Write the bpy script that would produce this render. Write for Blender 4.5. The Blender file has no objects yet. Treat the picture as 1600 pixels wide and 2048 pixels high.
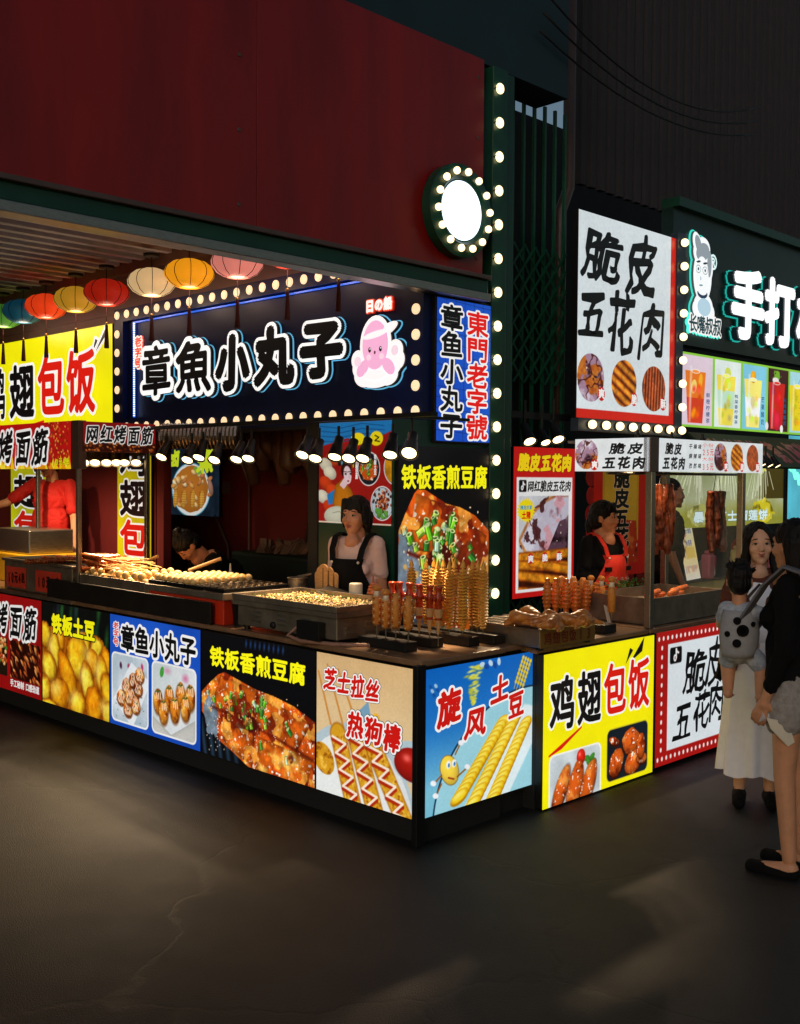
import bpy, bmesh, math, random
import numpy as np
from mathutils import Vector, Matrix, Euler
R = math.radians
S = bpy.context.scene
COL = S.collection
# ---------------------------------------------------------------- camera, sky, sun, exposure
EYE = Vector((-3.763, -3.633, 1.82))
PITCH, ROLL, FPX = R(1.84), R(.4), 2150.0
cd = bpy.data.cameras.new('camera'); cam = bpy.data.objects.new('camera', cd); COL.objects.link(cam)
cd.sensor_fit = 'HORIZONTAL'; cd.sensor_width = 36; cd.lens = 36 * FPX / 1600; cd.clip_end = 400; cd.clip_start = .05
cam.matrix_world = Matrix.Translation(EYE) @ Matrix.Rotation(R(-45), 4, 'Z') @ Matrix.Rotation(R(90) - PITCH, 4, 'X') @ Matrix.Rotation(ROLL, 4, 'Z')
S.camera = cam
w = bpy.data.worlds.new('World'); S.world = w; w.use_nodes = True
sky = w.node_tree.nodes.new('ShaderNodeTexSky'); sky.sky_type = 'NISHITA'; sky.sun_disc = False
SUN_EL, SUN_ROT = R(9), math.atan2(-.8, -.42) % (2 * math.pi)
sky.sun_elevation = SUN_EL; sky.sun_rotation = SUN_ROT
w.node_tree.links.new(sky.outputs[0], w.node_tree.nodes['Background'].inputs[0])
w.node_tree.nodes['Background'].inputs[1].default_value = .06
sd = bpy.data.lights.new('sun', 'SUN'); sd.energy = .3; sd.angle = R(14); sd.color = (.9, .9, 1)
sun = bpy.data.objects.new('sun', sd); COL.objects.link(sun)
sun.rotation_euler = Vector((.8, .42, -.5)).to_track_quat('-Z', 'Y').to_euler(); sun.location = (-6, -5, 8)
S.view_settings.view_transform = 'Standard'; S.view_settings.look = 'None'
S.view_settings.exposure = 0; S.view_settings.gamma = 1
S.cycles.use_denoising = True
S.cycles.max_bounces = 8; S.cycles.sample_clamp_indirect = 4; S.cycles.caustics_reflective = False

_m = cam.matrix_world.to_3x3()
def at(px, py, ax, v):
    """the point of the plane x|y|z = v that the photograph shows at a pixel"""
    d = _m @ Vector(((px - 800) / FPX, -(py - 1024) / FPX, -1))
    i = 'xyz'.index(ax)
    return EYE + d * ((v - EYE[i]) / d[i])
# ---------------------------------------------------------------- materials
def lin(c):
    return tuple((x / 255 / 12.92) if x / 255 <= .04045 else ((x / 255 + .055) / 1.055) ** 2.4 for x in c)
_mats = {}
def mat(name, rgb, rough=.5, metal=0, var=.15, scale=8., bump=0., emit=0, sheen=0, spec=.5, var2=None, stretch=None, trans=0):
    """Principled with two-scale noise in colour and roughness and an optional bump"""
    if name in _mats: return _mats[name]
    m = bpy.data.materials.new(name); m.use_nodes = True; nt = m.node_tree; b = nt.nodes['Principled BSDF']
    c = lin(rgb)
    b.inputs['Roughness'].default_value = rough; b.inputs['Metallic'].default_value = metal
    b.inputs['Specular IOR Level'].default_value = spec
    if trans: b.inputs['Transmission Weight'].default_value = trans
    tc = nt.nodes.new('ShaderNodeTexCoord'); mp = nt.nodes.new('ShaderNodeMapping')
    nt.links.new(tc.outputs['Object'], mp.inputs[0])
    if stretch: mp.inputs['Scale'].default_value = stretch
    n = nt.nodes.new('ShaderNodeTexNoise'); n.inputs['Scale'].default_value = scale; n.inputs['Detail'].default_value = 6; n.inputs['Roughness'].default_value = .65
    nt.links.new(mp.outputs[0], n.inputs['Vector'])
    mx = nt.nodes.new('ShaderNodeMix'); mx.data_type = 'RGBA'
    lo = tuple(x * (1 - var) for x in c); hi = tuple(min(1, x * (1 + var)) for x in c)
    if var2: hi = lin(var2)
    mx.inputs['A'].default_value = (*lo, 1); mx.inputs['B'].default_value = (*hi, 1)
    mr = nt.nodes.new('ShaderNodeMapRange'); mr.inputs[1].default_value = .3; mr.inputs[2].default_value = .7
    nt.links.new(n.outputs[0], mr.inputs[0]); nt.links.new(mr.outputs[0], mx.inputs['Factor'])
    nt.links.new(mx.outputs['Result'], b.inputs['Base Color'])
    r2 = nt.nodes.new('ShaderNodeMapRange'); r2.inputs[3].default_value = max(.02, rough - .12); r2.inputs[4].default_value = min(1, rough + .12)
    nt.links.new(n.outputs[0], r2.inputs[0]); nt.links.new(r2.outputs[0], b.inputs['Roughness'])
    if bump:
        bp = nt.nodes.new('ShaderNodeBump'); bp.inputs['Strength'].default_value = bump; bp.inputs['Distance'].default_value = .01
        nt.links.new(n.outputs[0], bp.inputs['Height']); nt.links.new(bp.outputs[0], b.inputs['Normal'])
    if emit:
        b.inputs['Emission Color'].default_value = (*c, 1); b.inputs['Emission Strength'].default_value = emit
    _mats[name] = m
    return m
def printed(name, strength, rough=.35, base=.5):
    """a printed sheet: the picture sits in the colour attribute; backlit sheets also give off light"""
    if name in _mats: return _mats[name]
    m = bpy.data.materials.new(name); m.use_nodes = True; nt = m.node_tree; b = nt.nodes['Principled BSDF']
    a = nt.nodes.new('ShaderNodeAttribute'); a.attribute_name = 'Col'
    mx = nt.nodes.new('ShaderNodeVectorMath'); mx.operation = 'SCALE'; mx.inputs['Scale'].default_value = base
    nt.links.new(a.outputs['Color'], mx.inputs[0]); nt.links.new(mx.outputs[0], b.inputs['Base Color'])
    b.inputs['Roughness'].default_value = rough; b.inputs['Specular IOR Level'].default_value = .35
    if strength:
        nt.links.new(a.outputs['Color'], b.inputs['Emission Color']); b.inputs['Emission Strength'].default_value = strength
        m.cycles.emission_sampling = 'NONE'
    _mats[name] = m
    return m
def glow(name, rgb, strength, sample=False):
    if name in _mats: return _mats[name]
    m = bpy.data.materials.new(name); m.use_nodes = True; nt = m.node_tree; b = nt.nodes['Principled BSDF']
    b.inputs['Base Color'].default_value = (*lin(rgb), 1); b.inputs['Roughness'].default_value = .3
    b.inputs['Emission Color'].default_value = (*lin(rgb), 1); b.inputs['Emission Strength'].default_value = strength
    if not sample: m.cycles.emission_sampling = 'NONE'
    _mats[name] = m
    return m
# ---------------------------------------------------------------- object helpers
def tag(o, label=None, cat=None, group=None, kind=None):
    if label: o['label'] = label
    if cat: o['category'] = cat
    if group: o['group'] = group
    if kind: o['kind'] = kind
    return o
def thing(name, label, cat, loc=(0, 0, 0), rz=0, group=None):
    o = bpy.data.objects.new(name, None); COL.objects.link(o); o.empty_display_size = .1
    o.location = loc; o.rotation_euler = (0, 0, rz)
    return tag(o, label, cat, group)
def dup(o, parent=None):
    c = o.copy(); COL.objects.link(c)
    if parent: c.parent = parent
    for ch in list(o.children): dup(ch, c)
    return c
def frame_of(a, b, up=(0, 0, 1)):
    a, b = Vector(a), Vector(b); d = (b - a).normalized(); u = Vector(up)
    if abs(d.dot(u)) > .98: u = Vector((1, 0, 0))
    x = d.cross(u).normalized(); y = d.cross(x)
    return a, b, d, x, y
class MB:
    """collects shapes; build() links them as one mesh object"""
    def __init__(s): s.v = []; s.f = []; s.M = None
    def add(s, vs, fs):
        o = len(s.v)
        s.v += [tuple(s.M @ Vector(p)) if s.M else tuple(p) for p in vs]; s.f += [[i + o for i in f] for f in fs]
        return s
    def box(s, a, b):
        (x0, y0, z0), (x1, y1, z1) = [(min(p, q)) for p, q in zip(a, b)], [(max(p, q)) for p, q in zip(a, b)]
        return s.add([(x0, y0, z0), (x1, y0, z0), (x1, y1, z0), (x0, y1, z0), (x0, y0, z1), (x1, y0, z1), (x1, y1, z1), (x0, y1, z1)],
                     [(3, 2, 1, 0), (4, 5, 6, 7), (0, 1, 5, 4), (1, 2, 6, 5), (2, 3, 7, 6), (3, 0, 4, 7)])
    def cone(s, a, b, r0, r1, n=16, caps=True, sq=1):
        a, b, d, x, y = frame_of(a, b)
        vs = []
        for p, r in ((a, r0), (b, r1)):
            vs += [p + (x * math.cos(t) + y * math.sin(t) * sq) * r for t in [2 * math.pi * i / n for i in range(n)]]
        fs = [(i, (i + 1) % n, n + (i + 1) % n, n + i) for i in range(n)]
        if caps: fs += [tuple(range(n - 1, -1, -1)), tuple(range(n, 2 * n))]
        return s.add(vs, fs)
    def lathe(s, prof, a=(0, 0, 0), b=(0, 0, 1), n=20, caps=True):
        """prof: (radius, distance along a->b direction)"""
        a, b, d, x, y = frame_of(a, b)
        vs = []
        for r, h in prof: vs += [a + d * h + (x * math.cos(2 * math.pi * i / n) + y * math.sin(2 * math.pi * i / n)) * r for i in range(n)]
        fs = []
        for k in range(len(prof) - 1):
            fs += [(k * n + i, k * n + (i + 1) % n, (k + 1) * n + (i + 1) % n, (k + 1) * n + i) for i in range(n)]
        if caps: fs += [tuple(range(n - 1, -1, -1)), tuple(range((len(prof) - 1) * n, len(prof) * n))]
        return s.add(vs, fs)
    def tube(s, pts, r, n=8, caps=True):
        pts = [Vector(p) for p in pts]; rs = r if isinstance(r, (list, tuple)) else [r] * len(pts)
        vs = []; ref = None
        for i, p in enumerate(pts):
            d = (pts[min(i + 1, len(pts) - 1)] - pts[max(i - 1, 0)]).normalized()
            if ref is None: ref = Vector((0, 0, 1)) if abs(d.z) < .9 else Vector((1, 0, 0))
            x = (ref - d * ref.dot(d)).normalized(); ref = x; y = d.cross(x)
            vs += [p + (x * math.cos(2 * math.pi * k / n) + y * math.sin(2 * math.pi * k / n)) * rs[i] for k in range(n)]
        m = len(pts)
        fs = [(i * n + k, i * n + (k + 1) % n, (i + 1) * n + (k + 1) % n, (i + 1) * n + k) for i in range(m - 1) for k in range(n)]
        if caps: fs += [tuple(range(n - 1, -1, -1)), tuple(range((m - 1) * n, m * n))]
        return s.add(vs, fs)
    def ball(s, c, r, rot=None, n=12, m=8):
        r = (r, r, r) if not isinstance(r, (list, tuple)) else r
        Q = Euler(rot).to_matrix() if rot else Matrix.Identity(3); c = Vector(c)
        vs = [c + Q @ Vector((0, 0, -r[2]))]
        for j in range(1, m):
            t = math.pi * j / m - math.pi / 2
            vs += [c + Q @ Vector((r[0] * math.cos(t) * math.cos(2 * math.pi * i / n), r[1] * math.cos(t) * math.sin(2 * math.pi * i / n), r[2] * math.sin(t))) for i in range(n)]
        vs.append(c + Q @ Vector((0, 0, r[2])))
        fs = [(0, 1 + (i + 1) % n, 1 + i) for i in range(n)]
        for j in range(m - 2):
            o = 1 + j * n
            fs += [(o + i, o + (i + 1) % n, o + n + (i + 1) % n, o + n + i) for i in range(n)]
        o = 1 + (m - 2) * n
        fs += [(o + i, o + (i + 1) % n, len(vs) - 1) for i in range(n)]
        return s.add(vs, fs)
    def cap(s, a, b, r0, r1, n=12):
        """tapered limb piece with round ends"""
        s.cone(a, b, r0, r1, n, True); s.ball(a, r0, n=n, m=8); s.ball(b, r1, n=n, m=8); return s
    def prism(s, pts, o, U, V, t):
        """flat outline pts (a, b) -> o + U a + V b, thickness vector t"""
        o, U, V, t = Vector(o), Vector(U), Vector(V), Vector(t); n = len(pts)
        vs = [o + U * a + V * b for a, b in pts]; vs += [p + t for p in vs]
        fs = [tuple(range(n)), tuple(range(2 * n - 1, n - 1, -1))] + [(i, i + n, (i + 1) % n + n, (i + 1) % n) for i in range(n)]
        return s.add(vs, fs)
    def build(s, name, m, parent=None, smooth=False, bevel=0, auto=None):
        me = bpy.data.meshes.new(name); me.from_pydata(s.v, [], s.f); me.update()
        bm = bmesh.new(); bm.from_mesh(me); bmesh.ops.recalc_face_normals(bm, faces=bm.faces); bm.to_mesh(me); bm.free()
        me.materials.append(m)
        if smooth:
            me.polygons.foreach_set('use_smooth', [True] * len(me.polygons))
            if auto: me.set_sharp_from_angle(angle=R(auto))
        o = bpy.data.objects.new(name, me); COL.objects.link(o)
        if parent: o.parent = parent
        if bevel:
            b = o.modifiers.new('bevel', 'BEVEL'); b.width = bevel; b.segments = 2; b.limit_method = 'ANGLE'; b.angle_limit = R(40)
        return o
WS = bpy.data.scenes.new('workshop')   # shapes are melted here, apart from the scene
def work_graph():
    with bpy.context.temp_override(scene=WS, view_layer=WS.view_layers[0]): return bpy.context.evaluated_depsgraph_get()
def voxel(mb, name, m, parent=None, size=.009, smooth=6, noise=0, folds=0, strands=0):
    """melt overlapping pieces into one continuous skin"""
    o = mb.build('tmp', m); COL.objects.unlink(o); WS.collection.objects.link(o)
    r = o.modifiers.new('r', 'REMESH'); r.mode = 'VOXEL'; r.voxel_size = size
    if smooth:
        q = o.modifiers.new('s', 'SMOOTH'); q.iterations = smooth; q.factor = .5
    dg = work_graph()
    me = bpy.data.meshes.new_from_object(o.evaluated_get(dg)); me.name = name
    if noise:
        from mathutils import noise as nz
        for v in me.vertices: v.co += v.normal * noise * nz.noise(v.co * 40)
    if folds or strands:
        from mathutils import noise as nz
        ns = [(v.co.copy(), v.normal.copy()) for v in me.vertices]
        for v, (c, n) in zip(me.vertices, ns):
            if folds: v.co = c + n * folds * (abs(nz.noise(Vector((c.x * 13, c.y * 13, c.z * 5 + 3 * nz.noise(c * 6))))) * 2 - .5)
            if strands: v.co = v.co + n * strands * nz.noise(Vector((c.x * 95, c.y * 95, c.z * 9)))
    bpy.data.objects.remove(o)
    me.polygons.foreach_set('use_smooth', [True] * len(me.polygons))
    if not me.materials: me.materials.append(m)
    q = bpy.data.objects.new(name, me); COL.objects.link(q)
    if parent: q.parent = parent
    return q
# ---------------------------------------------------------------- printed pictures
_rs = np.random.RandomState(7); _tab = _rs.rand(64, 64)
def vn(X, Y, sc, seed=0, octs=3):
    t = 0; amp = .5; tot = 0
    for k in range(octs):
        x = X * sc + seed * 7.3 + k * 3.1; y = Y * sc + seed * 3.7 + k * 5.7
        i = np.floor(x).astype(int); j = np.floor(y).astype(int); fx = x - i; fy = y - j
        fx = fx * fx * (3 - 2 * fx); fy = fy * fy * (3 - 2 * fy)
        g = lambda a, b: _tab[(j + b) % 64, (i + a) % 64]
        t = t + amp * ((g(0, 0) * (1 - fx) + g(1, 0) * fx) * (1 - fy) + (g(0, 1) * (1 - fx) + g(1, 1) * fx) * fy)
        tot += amp; amp *= .55; sc *= 2.1
    return t / tot
def ramp(t, *cols):
    cols = np.array(cols, float); n = len(cols) - 1; t = np.clip(t, 0, .9999) * n; i = t.astype(int); f = (t - i)[..., None]
    return cols[i] * (1 - f) + cols[i + 1] * f
class Cv:
    """a picture painted on a grid; positions are fractions of width and height (v downwards), radii fractions of the height"""
    def __init__(s, W, H, d=260, dx=None):
        s.W, s.H, s.a = W, H, W / H
        s.n = int(W * (dx or d)) + 2; s.m = int(H * d) + 2; s.px = 1 / s.m
        s.X, s.Y = np.meshgrid(np.linspace(0, s.a, s.n), np.linspace(0, 1, s.m))
        s.C = np.zeros((s.m, s.n, 3)); s.clip = None
    def fill(s, c): s.put(np.ones_like(s.X), c)
    def put(s, al, c, sl=(slice(None), slice(None))):
        if s.clip is not None: al = al * s.clip[sl]
        c = np.asarray(c, float); al = al[..., None]
        s.C[sl] = s.C[sl] * (1 - al) + c * al
    def win(s, x0, y0, x1, y1):
        j0 = max(0, int(x0 / s.a * (s.n - 1)) - 1); j1 = min(s.n, int(x1 / s.a * (s.n - 1)) + 3)
        i0 = max(0, int(y0 * (s.m - 1)) - 1); i1 = min(s.m, int(y1 * (s.m - 1)) + 3)
        return (slice(i0, max(i0, i1)), slice(j0, max(j0, j1)))
    def ell(s, u, v, rx, ry, c, rot=0, sh=0, soft=1, hl=0, nz=0, seed=0, rim=None, ret=False):
        cx = u * s.a; r = max(rx, ry) * 1.15 + soft * s.px; sl = s.win(cx - r, v - r, cx + r, v + r)
        X, Y = s.X[sl] - cx, s.Y[sl] - v
        if X.size == 0: return
        k, q = math.cos(R(rot)), math.sin(R(rot)); A = (X * k + Y * q) / rx; B = (-X * q + Y * k) / ry
        Q = np.sqrt(A * A + B * B)
        if nz: Q = Q * (1 + nz * (vn(s.X[sl], s.Y[sl], 3 / max(rx, ry), seed, 2) - .5))
        al = np.clip(.5 - (Q - 1) * min(rx, ry) / (s.px * soft), 0, 1)
        if ret: return al, sl
        col = np.ones(X.shape + (3,)) * np.asarray(c, float) if not callable(c) else c(s.X[sl], s.Y[sl])
        if rim is not None:
            t = np.clip((Q - .6) / .4, 0, 1)[..., None]; col = col * (1 - t) + np.asarray(rim, float) * t
        if sh: col = col * (1 + sh * (.25 - .55 * Q ** 2 - .35 * (Y / ry * .8 + X / rx * .4)))[..., None]
        if hl: col = col + hl * 255 * np.exp(-((A + .3) ** 2 + (B + .35) ** 2) / .05)[..., None]
        s.put(al, np.clip(col, 0, 255), sl)
    def pin(s, pts):
        P = [(u * s.a, v) for u, v in pts]; X, Y = s.X, s.Y; ins = np.zeros(X.shape, bool); D = np.full(X.shape, 9.)
        for (x0, y0), (x1, y1) in zip(P, P[1:] + P[:1]):
            ins ^= ((y0 > Y) != (y1 > Y)) & (X < (x1 - x0) * (Y - y0) / ((y1 - y0) or 1e-9) + x0)
            t = np.clip(((X - x0) * (x1 - x0) + (Y - y0) * (y1 - y0)) / ((x1 - x0) ** 2 + (y1 - y0) ** 2 + 1e-12), 0, 1)
            D = np.minimum(D, np.hypot(X - x0 - t * (x1 - x0), Y - y0 - t * (y1 - y0)))
        return np.where(ins, -D, D)
    def poly(s, pts, c, grow=0, soft=1, sh=0):
        d = s.pin(pts) - grow; al = np.clip(.5 - d / (s.px * soft), 0, 1)
        col = c(s.X, s.Y) if callable(c) else np.ones(s.X.shape + (3,)) * np.asarray(c, float)
        if sh: col = col * (1 - sh * np.exp(d / .03))[..., None]
        s.put(al, col)
    def line(s, pts, w, c, soft=1):
        P = [(u * s.a, v) for u, v in pts]
        for (x0, y0), (x1, y1) in zip(P, P[1:]):
            sl = s.win(min(x0, x1) - w, min(y0, y1) - w, max(x0, x1) + w, max(y0, y1) + w); X, Y = s.X[sl], s.Y[sl]
            if X.size == 0: continue
            t = np.clip(((X - x0) * (x1 - x0) + (Y - y0) * (y1 - y0)) / ((x1 - x0) ** 2 + (y1 - y0) ** 2 + 1e-12), 0, 1)
            d = np.hypot(X - x0 - t * (x1 - x0), Y - y0 - t * (y1 - y0)) - w / 2
            s.put(np.clip(.5 - d / (s.px * soft), 0, 1), c, sl)
    def rr(s, u0, v0, u1, v1, r, c=None, ret=False):
        x0, x1 = u0 * s.a, u1 * s.a; cx, cy, hx, hy = (x0 + x1) / 2, (v0 + v1) / 2, (x1 - x0) / 2 - r, (v1 - v0) / 2 - r
        q0, q1 = np.abs(s.X - cx) - hx, np.abs(s.Y - cy) - hy
        d = np.hypot(np.maximum(q0, 0), np.maximum(q1, 0)) + np.minimum(np.maximum(q0, q1), 0) - r
        al = np.clip(.5 - d / s.px, 0, 1)
        if ret: return al
        s.put(al, c)
    def tex(s, amp, sc, seed=0):
        s.put(np.ones_like(s.X), s.C * (1 + amp * (vn(s.X, s.Y, sc, seed) - .5))[..., None])
    def mesh(s, name, o, U, V, m, parent=None):
        s.clip = None; s.tex(.09, 90, 5); s.tex(.14, 2.3, 9)  # fine grain, then broad uneven backlight painted into the picture colours
        """the picture as a flat sheet from corner o (bottom left), U right, V up (unit vectors)"""
        o, U, V = np.array(o), np.array(U), np.array(V)
        P = o + (s.X / s.a * s.W)[..., None] * U + ((1 - s.Y) * s.H)[..., None] * V
        n, k = s.n, s.m
        i = np.arange(n * k).reshape(k, n); q = np.stack([i[1:, :-1], i[1:, 1:], i[:-1, 1:], i[:-1, :-1]], -1).reshape(-1, 4)
        me = bpy.data.meshes.new(name); me.vertices.add(n * k); me.vertices.foreach_set('co', P.reshape(-1).astype(np.float32))
        me.loops.add(q.size); me.loops.foreach_set('vertex_index', q.reshape(-1).astype(np.int32))
        me.polygons.add(len(q)); me.polygons.foreach_set('loop_start', np.arange(0, q.size, 4, dtype=np.int32))
        me.update(); me.validate()
        setcol(me, s.C.reshape(-1, 3)); me.materials.append(m)
        ob = bpy.data.objects.new(name, me); COL.objects.link(ob)
        if parent: ob.parent = parent
        return ob
def setcol(me, c):
    c = np.clip(np.asarray(c, float), 0, 255) / 255; l = np.where(c <= .04045, c / 12.92, ((c + .055) / 1.055) ** 2.4)
    a = me.color_attributes.new('Col', 'FLOAT_COLOR', 'POINT')
    a.data.foreach_set('color', np.concatenate([l, np.ones((len(l), 1))], 1).reshape(-1).astype(np.float32))
# ---------------------------------------------------------------- lettering
_gl = {}
def glyph(ch):
    if ch not in _gl:
        cu = bpy.data.curves.new('t', 'FONT'); cu.body = ch; cu.resolution_u = 3
        o = bpy.data.objects.new('t', cu); WS.collection.objects.link(o); dg = work_graph()
        me = o.evaluated_get(dg).to_mesh()
        v = np.array([q.co[:2] for q in me.vertices]).reshape(-1, 2); f = [list(p.vertices) for p in me.polygons]
        bpy.data.objects.remove(o); bpy.data.curves.remove(cu)
        if ord(ch) < 256 and len(v):
            lo, hi = v.min(0), v.max(0); v = (v - [(lo[0] + hi[0]) / 2, 0]) * [1.15, 1.1] + [.5, .02]
        elif len(v): v = v * [1, 1.02] + [0, .09]
        _gl[ch] = (v, f)
    return _gl[ch]
def warp(v, style, seed):
    if not style: return v
    a = {'b': .05, 'B': .09, 'k': .03}[style]; v = v.copy(); x, y = v[:, 0].copy(), v[:, 1].copy()
    v[:, 0] = x + a * (vn(x, y, 3.2, seed, 2) - .5) * 2 + (.14 if style != 'k' else 0) * (y - .5) + a * .6 * (vn(x, y, 11, seed + 3, 1) - .5)
    v[:, 1] = y + a * (vn(x, y, 2.8, seed + 9, 2) - .5) * 2 + (.05 if style != 'k' else 0) * (x - .5) + a * .6 * (vn(x, y, 12, seed + 5, 1) - .5)
    return v
class Tx:
    """lettering of one sign: every letter a filled outline, thickened and edged by offset copies"""
    def __init__(s, W, H): s.W, s.H = W, H; s.v = []; s.f = []; s.c = []; s.n = 0
    def put(s, v, f, col, d):
        s.v.append(np.concatenate([v, np.full((len(v), 1), d)], 1)); s.f += [[i + s.n for i in p] for p in f]
        s.c.append(np.tile(np.array(col, float), (len(v), 1))); s.n += len(v)
    def char(s, ch, x, y, w, h, col, bold=.03, out=(), style='', rot=0, d0=.001, seed=0):
        """cell corner (x, y) bottom left in metres"""
        v, f = glyph(ch)
        if not len(v): return
        v = warp(v, style, seed + ord(ch) % 50)
        q = (v - .5) * [w, h]
        if rot: k, z = math.cos(R(rot)), math.sin(R(rot)); q = q @ np.array([[k, z], [-z, k]])
        q = q + [x + w / 2, y + h / 2]; m = min(w, h)
        lay = [(r + bold, c, 22) for r, c in out] + [(bold, col, 8 if bold < .1 else 22)]
        for li, (r, c, n) in enumerate(lay):
            d = d0 + li * .0012
            s.put(q, f, c, d)
            if r > 0:
                for k in range(n):
                    t = 2 * math.pi * k / n; s.put(q + [r * m * math.cos(t), r * m * math.sin(t)], f, c, d + .00004 * (k + 1))
    def line(s, t, u, v, w, h, col, bold=.03, out=(), style='', vert=False, rot=0, gap=.0, d0=.001, slope=0):
        """text t in the box whose top left is (u, v), size (w, h), in fractions of the sign"""
        n = len(t)
        for i, ch in enumerate(t):
            cw, chh = (w, h / n) if vert else (w / n, h)
            x = u + (0 if vert else i * cw); y = v + (i * chh if vert else i * slope / n)
            s.char(ch, (x + cw * gap / 2) * s.W, (1 - y - chh * (1 - gap / 2)) * s.H, cw * s.W * (1 - gap), chh * s.H * (1 - gap), col, bold, out, style, rot, d0, seed=i)
    def build(s, name, o, U, V, N, m, parent):
        if not s.v: return None
        P = np.concatenate(s.v); o, U, V, N = map(np.array, (o, U, V, N))
        Q = o + P[:, :1] * U + P[:, 1:2] * V + P[:, 2:] * N
        me = bpy.data.meshes.new(name); me.from_pydata(Q.tolist(), [], s.f); me.update()
        setcol(me, np.concatenate(s.c)); me.materials.append(m)
        ob = bpy.data.objects.new(name, me); COL.objects.link(ob); ob.parent = parent
        return ob
def panel(name, label, cat, ax, val, a0, a1, z0, z1, paint=None, text=None, lit=.9, case='black_metal', depth=.05, group=None, d=250, dx=None, edge=.0, base=.4, parent=None, print_name='print'):
    """a flat sign in the plane ax = val, facing the street; a0 is its left end as seen from there"""
    if ax == 'x': U, N, o = (0, -1, 0), (-1, 0, 0), (val, a0, z0)
    else: U, N, o = (1, 0, 0), (0, -1, 0), (a0, val, z0)
    W, H = abs(a1 - a0), z1 - z0
    root = parent
    if not parent:
        loc = (val, (a0 + a1) / 2, z0) if ax == 'x' else ((a0 + a1) / 2, val, z0)
        root = thing(name, label, cat, loc, group=group)
    inv = Matrix.Translation(-Vector(root.location)) if not parent else Matrix.Translation(-Vector(parent.location))
    o = tuple(inv @ Vector(o))
    if depth:
        b = MB(); e = edge; n = Vector(N); p = Vector(o)
        u = Vector(U)
        q0 = p - u * e - Vector((0, 0, e)) - n * .0; q1 = p + u * (W + e) + Vector((0, 0, H + e)) - n * depth
        b.box(q0, q1); b.build('case', M[case] if isinstance(case, str) else case, root, bevel=.003)
    pm = printed(f'print_{lit}_{base}', lit, base=base)
    po = tuple(Vector(o) + Vector(N) * .003)
    if paint:
        cv = Cv(W, H, d, dx); paint(cv); cv.mesh(print_name, po, U, (0, 0, 1), pm, root)
    if text:
        t = Tx(W, H); text(t); t.build('lettering', po, U, (0, 0, 1), N, pm, root)
    return root
# ---------------------------------------------------------------- pictures printed on the signs
YEL, RED, BLK, WHT = (247, 236, 10), (214, 28, 16), (14, 13, 14), (246, 246, 244)
TXY = (252, 246, 20)
def glaze(seed, dark=(112, 24, 6), mid=(206, 82, 16), hi=(240, 160, 52), sc=9, gl=.72):
    def f(X, Y):
        n = vn(X, Y, sc, seed, 4); g = vn(X, Y, sc * 5, seed + 4, 2)
        c = ramp(n * 2.1 - .55, dark, mid, mid, hi)
        k = np.clip((g - gl) / .06, 0, 1)[..., None]
        return c * (1 - k) + np.array([255, 240, 215.]) * k
    return f
def scallion(cv, u, v, r, rot, k):
    g = ((98, 176, 30), (48, 122, 40), (150, 200, 60), (168, 206, 170), (70, 150, 44))[k % 5]; k_, q_ = math.cos(R(rot)), math.sin(R(rot))
    P = lambda x, y: (u + (x * k_ - y * q_) * r / cv.a, v + (x * q_ + y * k_) * r)
    L = (.95, .7, 1.25, .8)[k % 4]; w = .62
    cv.poly([P(-w - .12, -L + .15), P(w + .12, -L - .05), P(w + .1, L), P(-w - .1, L + .1)], (30, 40, 8), soft=3)
    cv.poly([P(-w, -L), P(w, -L), P(w, L), P(-w, L)], g); cv.poly([P(w * .3, -L), P(w, -L), P(w, L), P(w * .5, L)], tuple(c * .6 for c in g)); cv.poly([P(-w * .8, -L), P(-w * .4, -L), P(-w * .5, L * .9), P(-w * .8, L * .9)], tuple(min(255, c * 1.35 + 20) for c in g))
    cv.ell(*P(0, -L), w * r * 1.05, r * .34, (206, 226, 150), rot)
    if k % 3: cv.ell(*P(0, -L), w * r * .6, r * .18, (54, 84, 16), rot)
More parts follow.
